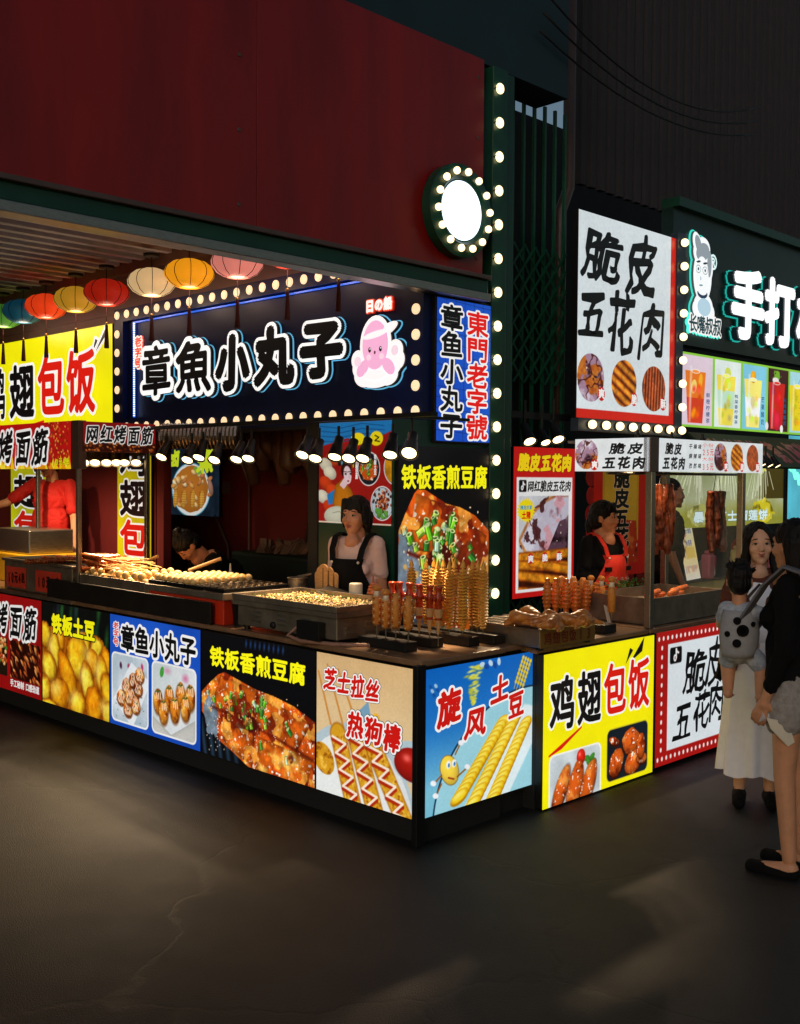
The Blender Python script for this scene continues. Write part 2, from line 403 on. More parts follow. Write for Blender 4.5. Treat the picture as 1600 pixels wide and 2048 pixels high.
def pic_tofu(cv, v0=0., v1=1., seed=3, bg=True):
    m = lambda u, v: (u, v0 + (v1 - v0) * v); k = v1 - v0
    P = lambda *a: [m(*p) for p in a]
    if bg:
        cv.fill((9, 9, 12))
        for i in range(5): cv.ell(.03 + .07 * i, m(0, .95 - .03 * i)[1], .012, .16 * k, (44, 76, 104), -12, soft=10)
        for i in range(9): cv.ell(.42 + .04 * i, m(0, .04)[1], .008, .02, (36, 70, 128), 5, soft=4)
    body = P((0, .5), (.06, .43), (.16, .33), (.22, .3), (.5, .38), (.66, .4), (.83, .44), (1, .52), (1, 1.02), (.48, 1.02), (.3, .92), (.17, .86), (.06, .72), (0, .66))
    cv.poly(body, glaze(seed, sc=7))
    for pts, sd in ((P((.18, .33), (.52, .39), (.46, .62), (.1, .58)), 5), (P((.55, .41), (.97, .54), (.85, .78), (.5, .64)), 8), (P((.2, .66), (.5, .7), (.46, .98), (.22, .88)), 11), (P((.54, .74), (.98, .8), (.94, 1.04), (.5, 1.02)), 14)):
        cv.poly(pts, glaze(sd, (150, 42, 8), (214, 96, 20), (246, 186, 84), sc=6, gl=.75), sh=.35)
    cv.ell(.09, m(0, .68)[1], .09 * k, .16 * k, (112, 128, 142), -15, nz=.6, seed=4)
    for a, b in (((.52, .4), (.47, .66)), ((.47, .66), (.98, .8)), ((.1, .6), (.5, .68)), ((.5, .7), (.47, 1))):
        cv.line(P(a, b), .018 * k, (84, 16, 6), soft=6)
    cv.ell(.46, m(0, .66)[1], .12 * k, .07 * k, (70, 14, 8), 10, nz=.8, seed=2, soft=5)
    rs = random.Random(seed)
    for i in range(40):
        t = rs.random() * 6.28; q = rs.random() ** .6
        u, v = (.42 + .23 * q * math.cos(t), .58 + .15 * q * math.sin(t)) if i < 32 else (rs.uniform(.03, .95), rs.uniform(.4, .95))
        if i in (33, 35, 37): u, v = .06 + .03 * (i - 33), .5 + .02 * (i - 33)
        scallion(cv, u, m(0, v)[1], rs.uniform(.022, .034) * k, rs.uniform(-70, 70) if i % 3 == 0 else rs.uniform(-25, 25), i)
    cv.put(np.clip((vn(cv.X, cv.Y, 5, 31, 3) - .58) / .05, 0, .8) * (cv.C[..., 0] > 90), (96, 18, 6)); cv.put(np.clip((vn(cv.X, cv.Y, 8, 17, 3) - .6) / .05, 0, .7) * (cv.C[..., 0] > 110), (244, 176, 70))
    cv.put((cv.C[..., 0] > 70) * .999, cv.C * (.62 + .8 * vn(cv.X, cv.Y, 17, 41, 4))[..., None])
    for i in range(150):
        u, v = rs.uniform(.05, .98), rs.uniform(.4, .98)
        cv.ell(u, m(0, v)[1], .006 * k, .0035 * k, (255, 226, 190), rs.uniform(0, 180))
def pic_potato(cv):
    cv.fill((8, 12, 10))
    rs = random.Random(4)
    for i in range(14): cv.ell(rs.uniform(.1, 1), rs.uniform(.0, .3), .02, .07, rs.choice([(24, 70, 34), (40, 96, 40), (36, 48, 60)]), 8, soft=12)
    cv.poly([(0, .26), (.2, .22), (.6, .3), (1, .46), (1, 1), (0, 1)], (176, 96, 8))
    for i in range(7): cv.ell(.74 + .035 * i, .34 + .024 * i, .012, .024, (236, 240, 240), -20)
    sp = [(.04, .32, .12, .13, 0), (.27, .36, .1, .13, 10), (.83, .36, .13, .13, 20), (.62, .34, .15, .11, -20), (.95, .46, .1, .14, -10),
          (.2, .47, .105, .21, -8), (.53, .47, .2, .23, 8), (.76, .49, .13, .12, 40), (.1, .64, .17, .15, 35), (.9, .6, .1, .2, -8), (.4, .68, .12, .27, -36), (.69, .69, .12, .2, -14), (.97, .72, .1, .17, -20),
          (.27, .88, .19, .16, -10), (.03, .88, .12, .16, 0), (.55, .93, .15, .13, -24), (.78, .9, .15, .19, -4), (.99, .93, .11, .12, 10), (.1, 1.02, .2, .06, 0)]
    for i, (u, v, a, b, r) in enumerate(sp):
        cv.ell(u, v + .012, a * 1.05, b * 1.05, (116, 52, 4), r, soft=7)
        cv.ell(u, v, a, b, ramp_c(*(((214, 150, 14), (252, 220, 50)), ((196, 108, 6), (240, 180, 24)), ((206, 164, 24), (240, 220, 70)))[i % 3], i), r, sh=.5, nz=.38, seed=i, rim=(176, 88, 6))
        cv.ell(u - .06, v - .05, a * .4, b * .3, (250, 226, 110), r, soft=26) if i % 2 else None
    cv.tex(.28, 16, 3); cv.tex(.16, 60, 5)
def ramp_c(a, b, i):
    n = 11 + i
    def f(X, Y): return ramp(vn(X, Y, 14, n, 3) * 1.3 - .15, a, b)
    return f
def dish_balls(cv, cl, u, v, tray=True, seed=1, n=9):
    cv.clip = cl
    cv.put(np.ones_like(cv.X), ramp(vn(cv.X, cv.Y, 5, seed), (150, 172, 188), (226, 232, 236)))
    rs = random.Random(seed)
    for i in range(6): cv.ell(u + rs.uniform(-.2, .2), v - .22 + rs.uniform(-.04, .05), .03, .02, rs.choice([(40, 110, 40), (180, 60, 110), (70, 30, 60), (200, 200, 210)]), rs.uniform(0, 90), soft=3)
    if tray: cv.poly([(u - .19, v + .1), (u + .02, v - .26), (u + .24, v - .12), (u + .03, v + .33)], (232, 238, 242))
    for i in range(n):
        x, y = (u + (-.11, -.02, .06, -.04, .05, .11, .0, .08, .13)[i % 9] * .9, v + (.08, .17, .05, -.04, -.1, -.04, .06, .12, -.16)[i % 9])
        cv.ell(x, y + .012, .078, .07, (96, 34, 8), soft=4); cv.ell(x, y, .074, .07, glaze(seed + i, (96, 30, 6), (190, 98, 26), (240, 176, 84), sc=13, gl=.76), sh=.6, nz=.25, seed=i)
        for k in range(4):
            a = x - .032 + .016 * k
            cv.line([(a, y - .06), (a + .014, y - .02), (a - .004, y + .02 + .012 * (k % 2)), (a + .008, y + .045)], .009, (250, 232, 206))
        for k in range(5): cv.ell(x + rs.uniform(-.02, .02), y + rs.uniform(-.04, .02), .008, .004, (40, 60, 20), rs.uniform(0, 180))
    for k in range(26): cv.ell(u + rs.uniform(-.17, .17), v + rs.uniform(.0, .27), .008, .003, (44, 40, 36), rs.uniform(0, 180))
    cv.clip = None
def pic_takoyaki(cv):
    cv.put(np.ones_like(cv.X), ramp(vn(cv.X, cv.Y, 2, 2), (18, 66, 170), (30, 92, 208)))
    for a, b, sd in ((.03, .44, 3), (.5, .95, 8)):
        cv.rr(a - .012, .335, b + .012, .965, .06, WHT)
        cl = cv.rr(a, .35, b, .95, .05, ret=True)
        if sd == 3: dish_balls(cv, cl, (a + b) / 2, .66, True, sd)
        else:
            cv.clip = cl; cv.put(np.ones_like(cv.X), ramp(vn(cv.X, cv.Y, 4, 9), (190, 204, 206), (236, 236, 240)))
            cv.ell(.6, .42, .03, .05, (70, 160, 60), 20); cv.ell(.85, .43, .04, .03, (214, 130, 170), 0, soft=8); cv.ell(.66, .4, .04, .02, (214, 150, 180), 0, soft=8)
            cv.poly([(.5, .82), (.7, .94), (.95, .76), (.97, 1), (.5, 1)], (206, 206, 200), sh=.15)
            for i, (x, y) in enumerate(((.56, .68), (.68, .63), (.8, .58), (.9, .58), (.62, .76), (.74, .72), (.85, .68))):
                cv.ell(x, y + .012, .074, .11, (110, 50, 10), soft=5); cv.ell(x, y, .07, .108, glaze(i + 20, (126, 50, 6), (206, 124, 30), (246, 190, 92), sc=12, gl=.8), sh=.6, nz=.2, seed=i)
                for k in range(3): cv.line([(x - .02 + .02 * k, y - .085), (x - .012 + .02 * k, y - .02)], .011, (250, 226, 190))
                for k in range(6): cv.ell(x + .008 * (k - 3), y - .08 - .006 * (k % 3), .012, .005, (50, 80, 24), 40 * k)
            cv.clip = None
def pic_cheese(cv):
    cv.put(np.ones_like(cv.X), ramp(cv.Y + .2 * vn(cv.X, cv.Y, 3, 1), (206, 168, 116), (228, 196, 146), (214, 190, 150)))
    cv.ell(.4, 1.08, .62, .62, (178, 196, 204)); cv.ell(.42, 1.1, .58, .58, (226, 230, 228), sh=.12)
    cv.ell(1.0, .62, .2, .14, (176, 200, 208)); cv.ell(1.0, .64, .17, .115, (150, 22, 14), sh=.5, hl=.3)
    for a, b in (((.02, .14), (.16, .5)), ((.12, .08), (.3, .5)), ((.24, .1), (.42, .42))): cv.line([a, b], .02, (206, 140, 66))
    cv.poly([(.46, .36), (.56, .28), (.6, .42), (.5, .46)], (120, 160, 186)); cv.ell(.64, .4, .04, .05, (236, 178, 40), sh=.4)
    cv.ell(.08, .76, .13, .1, glaze(3, (150, 84, 10), (212, 150, 30), (240, 190, 70), sc=22, gl=.85), 40)
    for i, (x0, y0, x1, y1) in enumerate(((.24, .56, .42, 1.06), (.42, .53, .64, 1.04), (.6, .56, .92, 1.02))):
        for w, sd in ((.17, 1), (.15, 2)):
            cv.line([(x0, y0), (x1, y1)], w, (170, 96, 14) if sd == 1 else (218, 160, 34), soft=3)
        n = 60; rs = random.Random(i)
        for k in range(150):
            t = rs.random(); o = rs.uniform(-.07, .07)
            cv.ell(x0 + (x1 - x0) * t + o, y0 + (y1 - y0) * t - o * .4, .012, .009, rs.choice([(238, 190, 66), (196, 124, 20), (226, 168, 44), (176, 100, 16)]), rs.uniform(0, 180))
        zz = [(x0 + (x1 - x0) * k / 9 + (.062 if k % 2 else -.062), y0 + (y1 - y0) * k / 9 + (.0 if k % 2 else .025)) for k in range(10)]
        cv.line([(a, b + .02) for a, b in zz], .028, (176, 42, 12), soft=2); cv.line(zz, .017, (250, 234, 214))
def pic_spiral(cv):
    cv.put(np.ones_like(cv.X), ramp(1.2 * cv.Y, (10, 96, 186), (34, 120, 200), (120, 190, 214)))
    cv.ell(.86, .98, .93, .72, (26, 54, 84), -14); cv.ell(.865, .985, .92, .71, (156, 212, 226), -14)
    cv.put(np.clip(.5 - (cv.pin([(.3, 1.05), (.92, .38), (1.05, .42), (1.05, .62), (.74, 1.05)])) / (cv.px * 3), 0, 1), (224, 240, 244))
    for j, (x0, y0, x1, y1) in enumerate(((.3, .92, .7, .47), (.42, 1.0, .83, .45), (.6, 1.02, .93, .52))):
        for k in range(15):
            t = 1 - k / 14; u, v = x0 + (x1 - x0) * t, y0 + (y1 - y0) * t
            cv.ell(u, v + .01, .098 - .02 * t, .047, (184, 130, 6), -20); cv.ell(u, v, .095 - .02 * t, .04, (250, 218, 40), -20, rim=(222, 160, 10)); cv.ell(u - .012, v - .008, .055, .015, (254, 240, 120), -20, soft=4)
    cv.ell(.21, .72, .085, .12, (120, 80, 10), -35); cv.ell(.21, .72, .08, .115, (244, 208, 70), -35, sh=.35)
    for x in (.2, .25): cv.ell(x, .68, .022, .028, (250, 250, 250)); cv.ell(x + .004, .685, .011, .015, (60, 130, 190))
    cv.line([(.2, .77), (.25, .79)], .012, (160, 40, 20))
    for a in (((.14, .8), (.1, .86)), ((.28, .78), (.36, .74)), ((.26, .62), (.3, .56)), ((.14, .74), (.08, .78))): cv.line(a, .014, (150, 90, 20))
    for u, v in ((.09, .87), (.37, .73), (.31, .55), (.07, .78)): cv.ell(u, v, .03, .018, (244, 246, 250), 20)
    rs = random.Random(3)
    for k in range(60):
        t = rs.random(); wd = .09 * (1 - t) + .012
        cv.ell(.42 + wd * rs.uniform(-1, 1) * .8, .03 + .27 * t, .03 * (1 - t * .6), .007, rs.choice([(224, 216, 60), (240, 234, 110), (190, 190, 60)]), rs.uniform(-20, 10), soft=2)
    for k in range(4):
        for q in range(7): cv.ell(.83 + .025 * k + .012 * q, .2 - .028 * q + .012 * k, .016, .013, (236, 206, 50), -60)
        cv.line([(.83 + .025 * k, .2 + .012 * k), (.81 + .025 * k, .25 + .012 * k)], .005, (236, 206, 50))
    for k in range(5): cv.ell(.5 + .04 * k, .03 + .02 * (k % 2), .028, .018, (18, 70, 150) if k % 2 else (190, 214, 230), 20 * k); cv.ell(.04 + .015 * k, .12 + .03 * (k % 3), .02, .012, (160, 196, 224) if k % 2 else (20, 80, 160), 40)
def wings(cv, cl, u, v, bg, seed):
    cv.clip = cl; cv.put(np.ones_like(cv.X), np.array(bg, float) * (.8 + .4 * vn(cv.X, cv.Y, 4, seed))[..., None])
    if bg[0] > 100:
        for k in range(5): cv.ell(u + .1 + .016 * k, v - .1 + .03 * (k % 3), .035, .02, (60, 130, 40), 50 * k, sh=.5)
        cv.ell(u + .05, v - .12, .05, .055, (206, 36, 22), sh=.5, hl=.4)
        sp = ((-.11, .05, .05, .13, 28), (.0, .06, .06, .13, 20), (.11, .06, .055, .12, 24))
    else: sp = ((.03, -.06, .085, .07, 10), (-.1, .05, .06, .08, 30), (.05, .08, .08, .06, -25), (.13, .07, .05, .03, 10), (-.12, -.09, .05, .02, 20), (.12, -.01, .04, .07, 0))
    for i, (x, y, a, b, r) in enumerate(sp):
        a, b, x, y = a * 1.3, b * 1.3, x * 1.08, y * 1.1
        cv.ell(u + x, v + y + .012, a * 1.05, b * 1.05, (60, 14, 4), r, soft=4)
        cv.ell(u + x, v + y, a, b, glaze(seed + i, (120, 34, 6), (196, 84, 22), (226, 140, 60), sc=11, gl=.74), r, sh=.6, nz=.2, seed=i)
    cv.clip = None
def pic_wing_rice(cv):
    cv.fill(YEL); cv.tex(.03, 3)
    cv.poly([(.05, .665), (.32, .53), (.15, .635)], RED, grow=.006); 
    cv.poly([(.72, .17), (.76, .06), (.79, .08)], BLK); cv.poly([(.765, .16), (.9, .0), (.88, .1)], BLK)
    cv.rr(.05, .665, .5, 1.1, .05, WHT); wings(cv, cv.rr(.06, .675, .49, 1.1, .045, ret=True), .27, .85, (206, 216, 220), 5)
    cv.rr(.55, .6, .95, .97, .05, (200, 190, 40)); wings(cv, cv.rr(.555, .607, .945, .965, .045, ret=True), .75, .79, (22, 30, 38), 9)
def pork(cv, k, u, v, rx, ry):
    al = cv.ell(u, v, rx, ry, 0, ret=True); cl = np.zeros_like(cv.X); cl[al[1]] = al[0]; old = cv.clip; cv.clip = cl if old is None else cl * old
    if k == 0:
        cv.put(np.ones_like(cv.X), glaze(2, (50, 20, 30), (166, 130, 152), (226, 222, 234), sc=1.1 / rx, gl=.8)(cv.X, cv.Y))
        a_ = vn(cv.X, cv.Y, 1.3 / rx, 9, 4); cv.put(np.clip((a_ - .55) / .04, 0, 1), ramp(vn(cv.X, cv.Y, 5 / rx, 4, 2), (150, 60, 14), (222, 140, 50))); b_ = np.abs(vn(cv.X, cv.Y, 1.1 / rx, 22, 3) - .5)
        cv.put(np.clip((.035 - b_) / .02, 0, .9), (74, 22, 20)); cv.put(np.clip((vn(cv.X, cv.Y, 1 / rx, 15, 3) - .6) / .05, 0, .85) * (cv.Y > v), (56, 20, 34))
    else:
        cv.fill((60, 18, 4)); n = 5 if k == 1 else 9
        for i in range(n + 3):
            o = (i - n / 2) / n * 2.2
            if k == 1: a, b = (u - rx / cv.a * 1.1, v + ry * (o - .5)), (u + rx / cv.a * 1.1, v + ry * (o + .55))
            else: a, b = (u + rx / cv.a * (o + .1), v - ry * 1.1), (u + rx / cv.a * (o - .05), v + ry * 1.1)
            w = ry * (.36 if k == 1 else .17)
            cv.line([a, b], w, (120, 44, 6), soft=4); cv.line([a, b], w * .72, (206, 112, 22) if k == 1 else (172, 66, 26), soft=5); cv.line([a, b], w * .25, (240, 164, 54) if k == 1 else (214, 120, 76), soft=6)
        cv.tex(.8, 8 / rx * .5, k)
    cv.clip = old
def seal(cv, u, v, r): cv.ell(u, v, r * .85, r, (196, 26, 20))
def pic_pork_sign(cv):
    cv.fill((222, 232, 236)); cv.tex(.04, 2, 4)
    cv.put(1 - cv.rr(-.2, -.1, .945, .955, .0, ret=True), (206, 36, 24))
    for k, (u, v) in enumerate(((.13, .8), (.46, .81), (.775, .82))): pork(cv, k, u, v, .113, .118); seal(cv, u + .105, v + .075, .035)
def pic_pork_counter(cv):
    cv.fill((170, 22, 18)); cv.tex(.08, 6)
    cv.rr(.09, .1, .965, .9, .0, (226, 234, 238)); cv.rr(.57, .16, .96, .84, 0, (196, 24, 18))
    for i in range(29):
        for v in (.05, .95): cv.ell(.02 + .034 * i, v, .012, .017, (246, 240, 236))
    for i in range(1, 13):
        for u in (.044, .982): cv.ell(u, .05 + .9 * i / 13, .012, .017, (246, 240, 236))
    for c in (.36, .64):
        for k in range(36):
            t = k / 36 * 6.283; cv.line([(.77 + .15 * math.cos(t) / cv.a * 1.15, c + .15 * math.sin(t)), (.77 + .19 * math.cos(t) / cv.a * 1.15, c + .19 * math.sin(t))], .008, (250, 240, 236))
    cv.rr(.105, .13, .2, .255, .02, BLK); note(cv, .152, .192, .05)
def note(cv, u, v, r):
    for dx, c in ((-.008, (90, 220, 220)), (.006, (236, 60, 90)), (0, WHT)):
        x = u + dx * r * 8 / cv.a; w = r * .3
        pts = [(x + r * .18 * math.cos(t) / cv.a * 1.6 - r * .2 / cv.a, v + r * .4 + r * .42 * math.sin(t)) for t in [i * .52 for i in range(13)]]
        cv.line(pts, w * .7, c); cv.line([(x + .12 * r / cv.a, v + r * .4), (x + .12 * r / cv.a, v - r * .9), (x + .3 * r / cv.a, v - r * .5), (x + .75 * r / cv.a, v - r * .3)], w, c)
def pic_pork_poster(cv):
    cv.fill((198, 22, 20)); cv.tex(.06, 3); cv.rr(.05, .2, .96, .965, 0, (240, 240, 240))
    cl = cv.rr(.09, .325, .9, .945, 0, ret=True); cv.clip = cl
    cv.fill((206, 208, 214)); cv.tex(.2, 4, 2)
    cv.poly([(.1, .62), (.3, .44), (.5, .36), (.7, .32), (1, .32), (1, .7), (.5, .74), (.2, .7)], glaze(3, (120, 60, 70), (196, 190, 206), (226, 226, 236), sc=6, gl=.9))
    q = cv.pin([(.1, .62), (.3, .44), (.5, .36), (.7, .32), (1, .32), (1, .7), (.5, .74), (.2, .7)]); m_ = (q < .02)
    cv.put(np.clip((.02 - np.abs(q)) / .02, 0, 1), ramp(vn(cv.X, cv.Y, 22, 4, 3), (130, 56, 14), (226, 150, 60))); b_ = np.abs(vn(cv.X, cv.Y, 5, 22, 3) - .5)
    cv.put(np.clip((.04 - b_) / .025, 0, .85) * m_, (96, 40, 36)); cv.put(np.clip((vn(cv.X, cv.Y, 11, 25, 4) - .62) / .03, 0, .9) * m_, (70, 26, 30)); cv.put(np.clip((vn(cv.X, cv.Y, 8, 33, 4) - .58) / .05, 0, .8) * m_, (216, 150, 160))
    cv.poly([(.55, .7), (.75, .5), (1, .46), (1, .75), (.6, .76)], glaze(8, (30, 14, 20), (90, 60, 74), (150, 120, 136), sc=9, gl=.85))
    cv.poly([(.06, .7), (1, .7), (1, 1), (.06, 1)], (58, 18, 6))
    for i, (a, b) in enumerate((((.0, .735), (1, .72)), ((.0, .78), (1, .815)), ((-.1, .83), (1, .93)), ((.3, .77), (1.1, .86)), ((-.1, .95), (.7, .99)))):
        cv.line([a, b], .07, (140, 60, 8), soft=4); cv.line([a, b], .05, (214, 132, 26), soft=5)
    cv.put((cv.Y > .7) * .999, cv.C * (.55 + .9 * vn(cv.X, cv.Y, 26, 7, 3))[..., None]); cv.clip = None
    n = 22
    cv.poly([(.2 + (.15 if i % 2 else .115) * math.cos(i * math.pi / n), .42 + (.087 if i % 2 else .066) * math.sin(i * math.pi / n)) for i in range(2 * n)], (250, 226, 16))
    cv.rr(.085, .218, .205, .298, .01, BLK); note(cv, .145, .258, .03)
    for u in (.28, .51, .75): seal(cv, u, .742, .036)
def pic_drinks(cv):
    cv.fill((140, 206, 60))
    ed = [0, .2, .385, .565, .73, .88, 1.1]; bgs = [(226, 206, 220), (228, 240, 236), (128, 202, 228), (60, 24, 24), (170, 222, 232), (226, 232, 236)]
    for i in range(6):
        cv.rr(ed[i] + .008, .03, ed[i + 1] - .006, .97, 0, bgs[i])
        u = (ed[i] + min(1.02, ed[i + 1])) / 2 - .01; lv = [(236, 120, 30), (244, 226, 80), (250, 236, 120), (206, 26, 22), (244, 220, 30), (220, 200, 210)][i]
        top, bot = .24, .94
        q = lambda w0, w1, a, b, c: cv.poly([(u - w0, a), (u + w0, a), (u + w1, b), (u - w1, b)], c)
        q(.062, .044, top, bot, lv)
        if i == 0: q(.053, .044, .6, bot, (214, 60, 30)); cv.ell(u - .01, .45, .07, .1, (250, 216, 110), 20); cv.ell(u + .03, .36, .05, .1, (246, 180, 40), 10)
        if i == 1: q(.056, .05, .45, .7, (196, 232, 206)); cv.ell(u, .36, .085, .09, (252, 240, 150)); cv.ell(u, .36, .06, .065, (246, 226, 70)); cv.ell(u + .01, .2, .09, .08, (214, 226, 90))
        if i == 2: q(.055, .048, .5, .78, (250, 250, 250)); cv.ell(u, .2, .085, .09, (246, 166, 20), sh=.4); cv.ell(u, .56, .075, .08, (226, 216, 150))
        if i == 3: cv.ell(u + .005, .82, .11, .14, (214, 24, 60), sh=.4); cv.ell(u, .14, .1, .07, (120, 180, 40), nz=1); cv.ell(u - .01, .2, .1, .04, (250, 240, 240)); cv.ell(u + .04, .93, .05, .06, (244, 240, 240)); cv.ell(u - .07, .9, .05, .06, (236, 230, 226))
        if i == 4: cv.ell(u, .26, .1, .03, (250, 246, 200)); [cv.ell(u + .02 * math.sin(7 * k), .4 + .09 * k, .008, .008, (90, 70, 10)) for k in range(6)]; cv.line([(u, .25), (u + .03, .1)], .015, (90, 170, 210))
        if i == 5: cv.ell(u, .35, .12, .14, (150, 190, 90), nz=.6); cv.ell(u, .7, .13, .16, (226, 120, 120), nz=.8); cv.ell(u, .72, .08, .1, (236, 200, 210), nz=.8)
        if i < 5:
            rq = random.Random(i)
            for k in range(9): cv.ell(u + rq.uniform(-.03, .03), rq.uniform(.3, .88), .04, .045, tuple(min(255, max(0, c + rq.choice((-46, -24, 34)))) for c in lv), rq.uniform(0, 90), soft=9)
            cv.ell(u, .24, .115, .03, (250, 246, 236)); cv.ell(u, .242, .095, .02, tuple(min(255, c + 30) for c in lv))
        if i != 5: cv.ell(u - .03, .55, .012, .26, (255, 255, 250), 2, soft=12)
def pic_girl(cv):
    cv.put(np.ones_like(cv.X), ramp(vn(cv.X, cv.Y, 2, 3), (140, 16, 14), (168, 24, 20)))
    cv.poly([(0, 0), (1, 0), (1, .1), (.7, .2), (.4, .16), (0, .24)], (30, 120, 186))
    for k in range(4): cv.line([(.0, .03 + .05 * k), (.3, .06 + .045 * k), (.6, .02 + .05 * k), (.9, .05 + .04 * k)], .008, (16, 74, 130))
    cv.ell(.55, .17, .1, .06, (246, 224, 20)); cv.ell(.8, .17, .09, .07, (246, 224, 20)); cv.line([(.78, .14), (.83, .16), (.78, .19), (.84, .2)], .012, BLK)
    for u, v, c in ((.2, .36, (200, 66, 20)), (.1, .42, (206, 200, 176)), (.16, .5, (214, 208, 184)), (.1, .6, (190, 56, 18)), (.2, .68, (196, 62, 20)), (.06, .74, (206, 200, 180)), (.16, .84, (186, 52, 16))):
        cv.ell(u, v, .1, .065, c, 20, sh=.35)
    cv.poly([(.12, .72), (.24, .66), (.27, .8), (.14, .82)], (34, 120, 190))
    cv.poly([(.2, .8), (.24, .62), (.34, .56), (.46, .66), (.56, .84), (.5, .92), (.25, .9)], (196, 116, 14), sh=.3)
    cv.ell(.39, .47, .075, .085, (44, 14, 12)); cv.ell(.3, .4, .03, .035, (40, 14, 12)); cv.ell(.5, .42, .03, .03, (40, 14, 12)); cv.ell(.33, .4, .012, .02, (60, 170, 200)); cv.ell(.49, .43, .012, .02, (230, 170, 40))
    cv.ell(.41, .52, .055, .09, (234, 208, 214), -12); cv.poly([(.3, .62), (.36, .55), (.42, .6), (.36, .66)], (234, 200, 206))
    for x in (.385, .455): cv.ell(x, .51, .016, .01, (40, 20, 24), 10); cv.line([(x - .03, .487), (x + .03, .492)], .007, (60, 24, 24))
    cv.line([(.43, .53), (.437, .555)], .005, (200, 150, 160)); cv.ell(.42, .58, .014, .009, (150, 16, 24))
    cv.ell(.27, .93, .2, .1, (190, 192, 172), sh=.35); cv.line([(.2, .9), (.3, .88), (.36, .94)], .006, (120, 120, 100))
    cv.ell(.56, .88, .12, .06, (40, 170, 180), -20, nz=.6); cv.rr(0, .985, 1, 1, 0, (220, 210, 190))
    for u, v, k in ((.7, .46, 0), (.88, .79, 1), (1.05, .45, 2)):
        cv.ell(u, v, .158, .165, WHT); cv.ell(u, v, .148, .155, (24, 26, 34))
        al = cv.ell(u, v, .145, .15, 0, ret=True); cl = np.zeros_like(cv.X); cl[al[1]] = al[0]; cv.clip = cl; rs = random.Random(k)
        if k == 1:
            cv.fill((190, 204, 212))
            for i in range(90): cv.ell(u + rs.gauss(0, .05), v + rs.gauss(-.02, .07), .014, .014, rs.choice([(150, 62, 24), (96, 30, 14), (206, 130, 90), (60, 18, 12)]), sh=.5, hl=.2)
            for i in range(14): cv.ell(u + rs.uniform(-.08, .06), v + rs.uniform(.07, .14), .03, .02, (90, 150, 60), rs.uniform(0, 90), sh=.4)
        elif k == 0:
            cv.ell(u, v, .13, .1, glaze(5), 10, nz=.4)
            for i in range(16): scallion(cv, u + rs.gauss(0, .04), v + rs.gauss(-.01, .03), .018, rs.uniform(-60, 60), i)
        else: cv.fill((206, 140, 20)); cv.tex(.8, 14, 3)
        cv.clip = None
def pic_bowl(cv):
    cv.fill((22, 34, 46)); cv.tex(.8, 9, 2)
    cv.ell(.5, .62, .5, .4, (70, 150, 176)); cv.ell(.5, .62, .48, .385, (222, 224, 220)); cv.ell(.5, .61, .44, .345, (178, 108, 36), sh=.2, nz=.1)
    rs = random.Random(5)
    for i in range(34):
        x, y = rs.uniform(.14, .86), rs.uniform(.36, .86)
        if (x - .5) ** 2 / .16 + (y - .61) ** 2 / .1 > 1: continue
        cv.ell(x, y, .07, .035, rs.choice([(214, 176, 116), (196, 140, 70), (228, 200, 150), (176, 110, 60)]), rs.uniform(-50, 50), sh=.6)
    for k in range(4):
        cv.ell(.22 + .16 * k, .76, .06, .13, (206, 150, 58), 8, sh=.3)
        for q in range(24): cv.ell(.18 + .16 * k + .025 * (q % 4), .66 + .035 * (q // 4), .007, .009, (110, 60, 14))
    cv.ell(.62, .34, .09, .05, (120, 170, 60), 20, nz=.8); cv.ell(.85, .58, .06, .12, (150, 110, 90), -20, sh=.4)
def pic_banner(cv):
    cv.fill((200, 28, 14)); cv.tex(.15, 5); cv.rr(.16, .0, .84, .72, 0, (206, 150, 30)); cv.rr(.2, -.02, .8, .7, 0, (216, 164, 40)); cv.tex(.12, 7, 2)
    for u in (.33, .67): cv.ell(u, .06, .055, .055, (196, 30, 20))
    cv.poly([(.2, .6), (.35, .54), (.8, .56), (.84, .9), (.2, .92)], glaze(9, (90, 14, 4), (190, 50, 12), (220, 110, 40), sc=8, gl=.8))
def pic_durian(cv):
    cv.put(np.ones_like(cv.X), ramp(cv.Y + .3 * vn(cv.X, cv.Y, 3, 2), (96, 104, 40), (150, 160, 110), (170, 176, 140), (140, 140, 50)))
    rs = random.Random(8)
    cv.put(np.clip((cv.X / cv.a - .72) / .1, 0, 1) * (cv.Y < .6), (66, 54, 10))
    for c in (.22, .47, .78):
        cv.ell(c, .06, .16, .16, (214, 206, 70), nz=.7, seed=3)
        for k in range(26):
            x = c + rs.gauss(0, .05); cv.line([(x, rs.uniform(.05, .2)), (x + (x - c) * .6 + rs.uniform(-.01, .01), rs.uniform(.35, .66))], rs.uniform(.006, .018), (224, 228, 196), soft=3)
    cv.ell(.8, .8, .36, .2, glaze(4, (110, 100, 10), (196, 182, 30), (226, 216, 110), sc=7, gl=.8), nz=.5); cv.ell(.25, .82, .34, .16, glaze(6, (110, 106, 50), (170, 170, 90), (206, 206, 150), sc=7, gl=.9), nz=.5)
    cv.ell(.42, .06, .11, .14, (150, 84, 72)); cv.ell(.42, .06, .1, .13, (176, 96, 84))
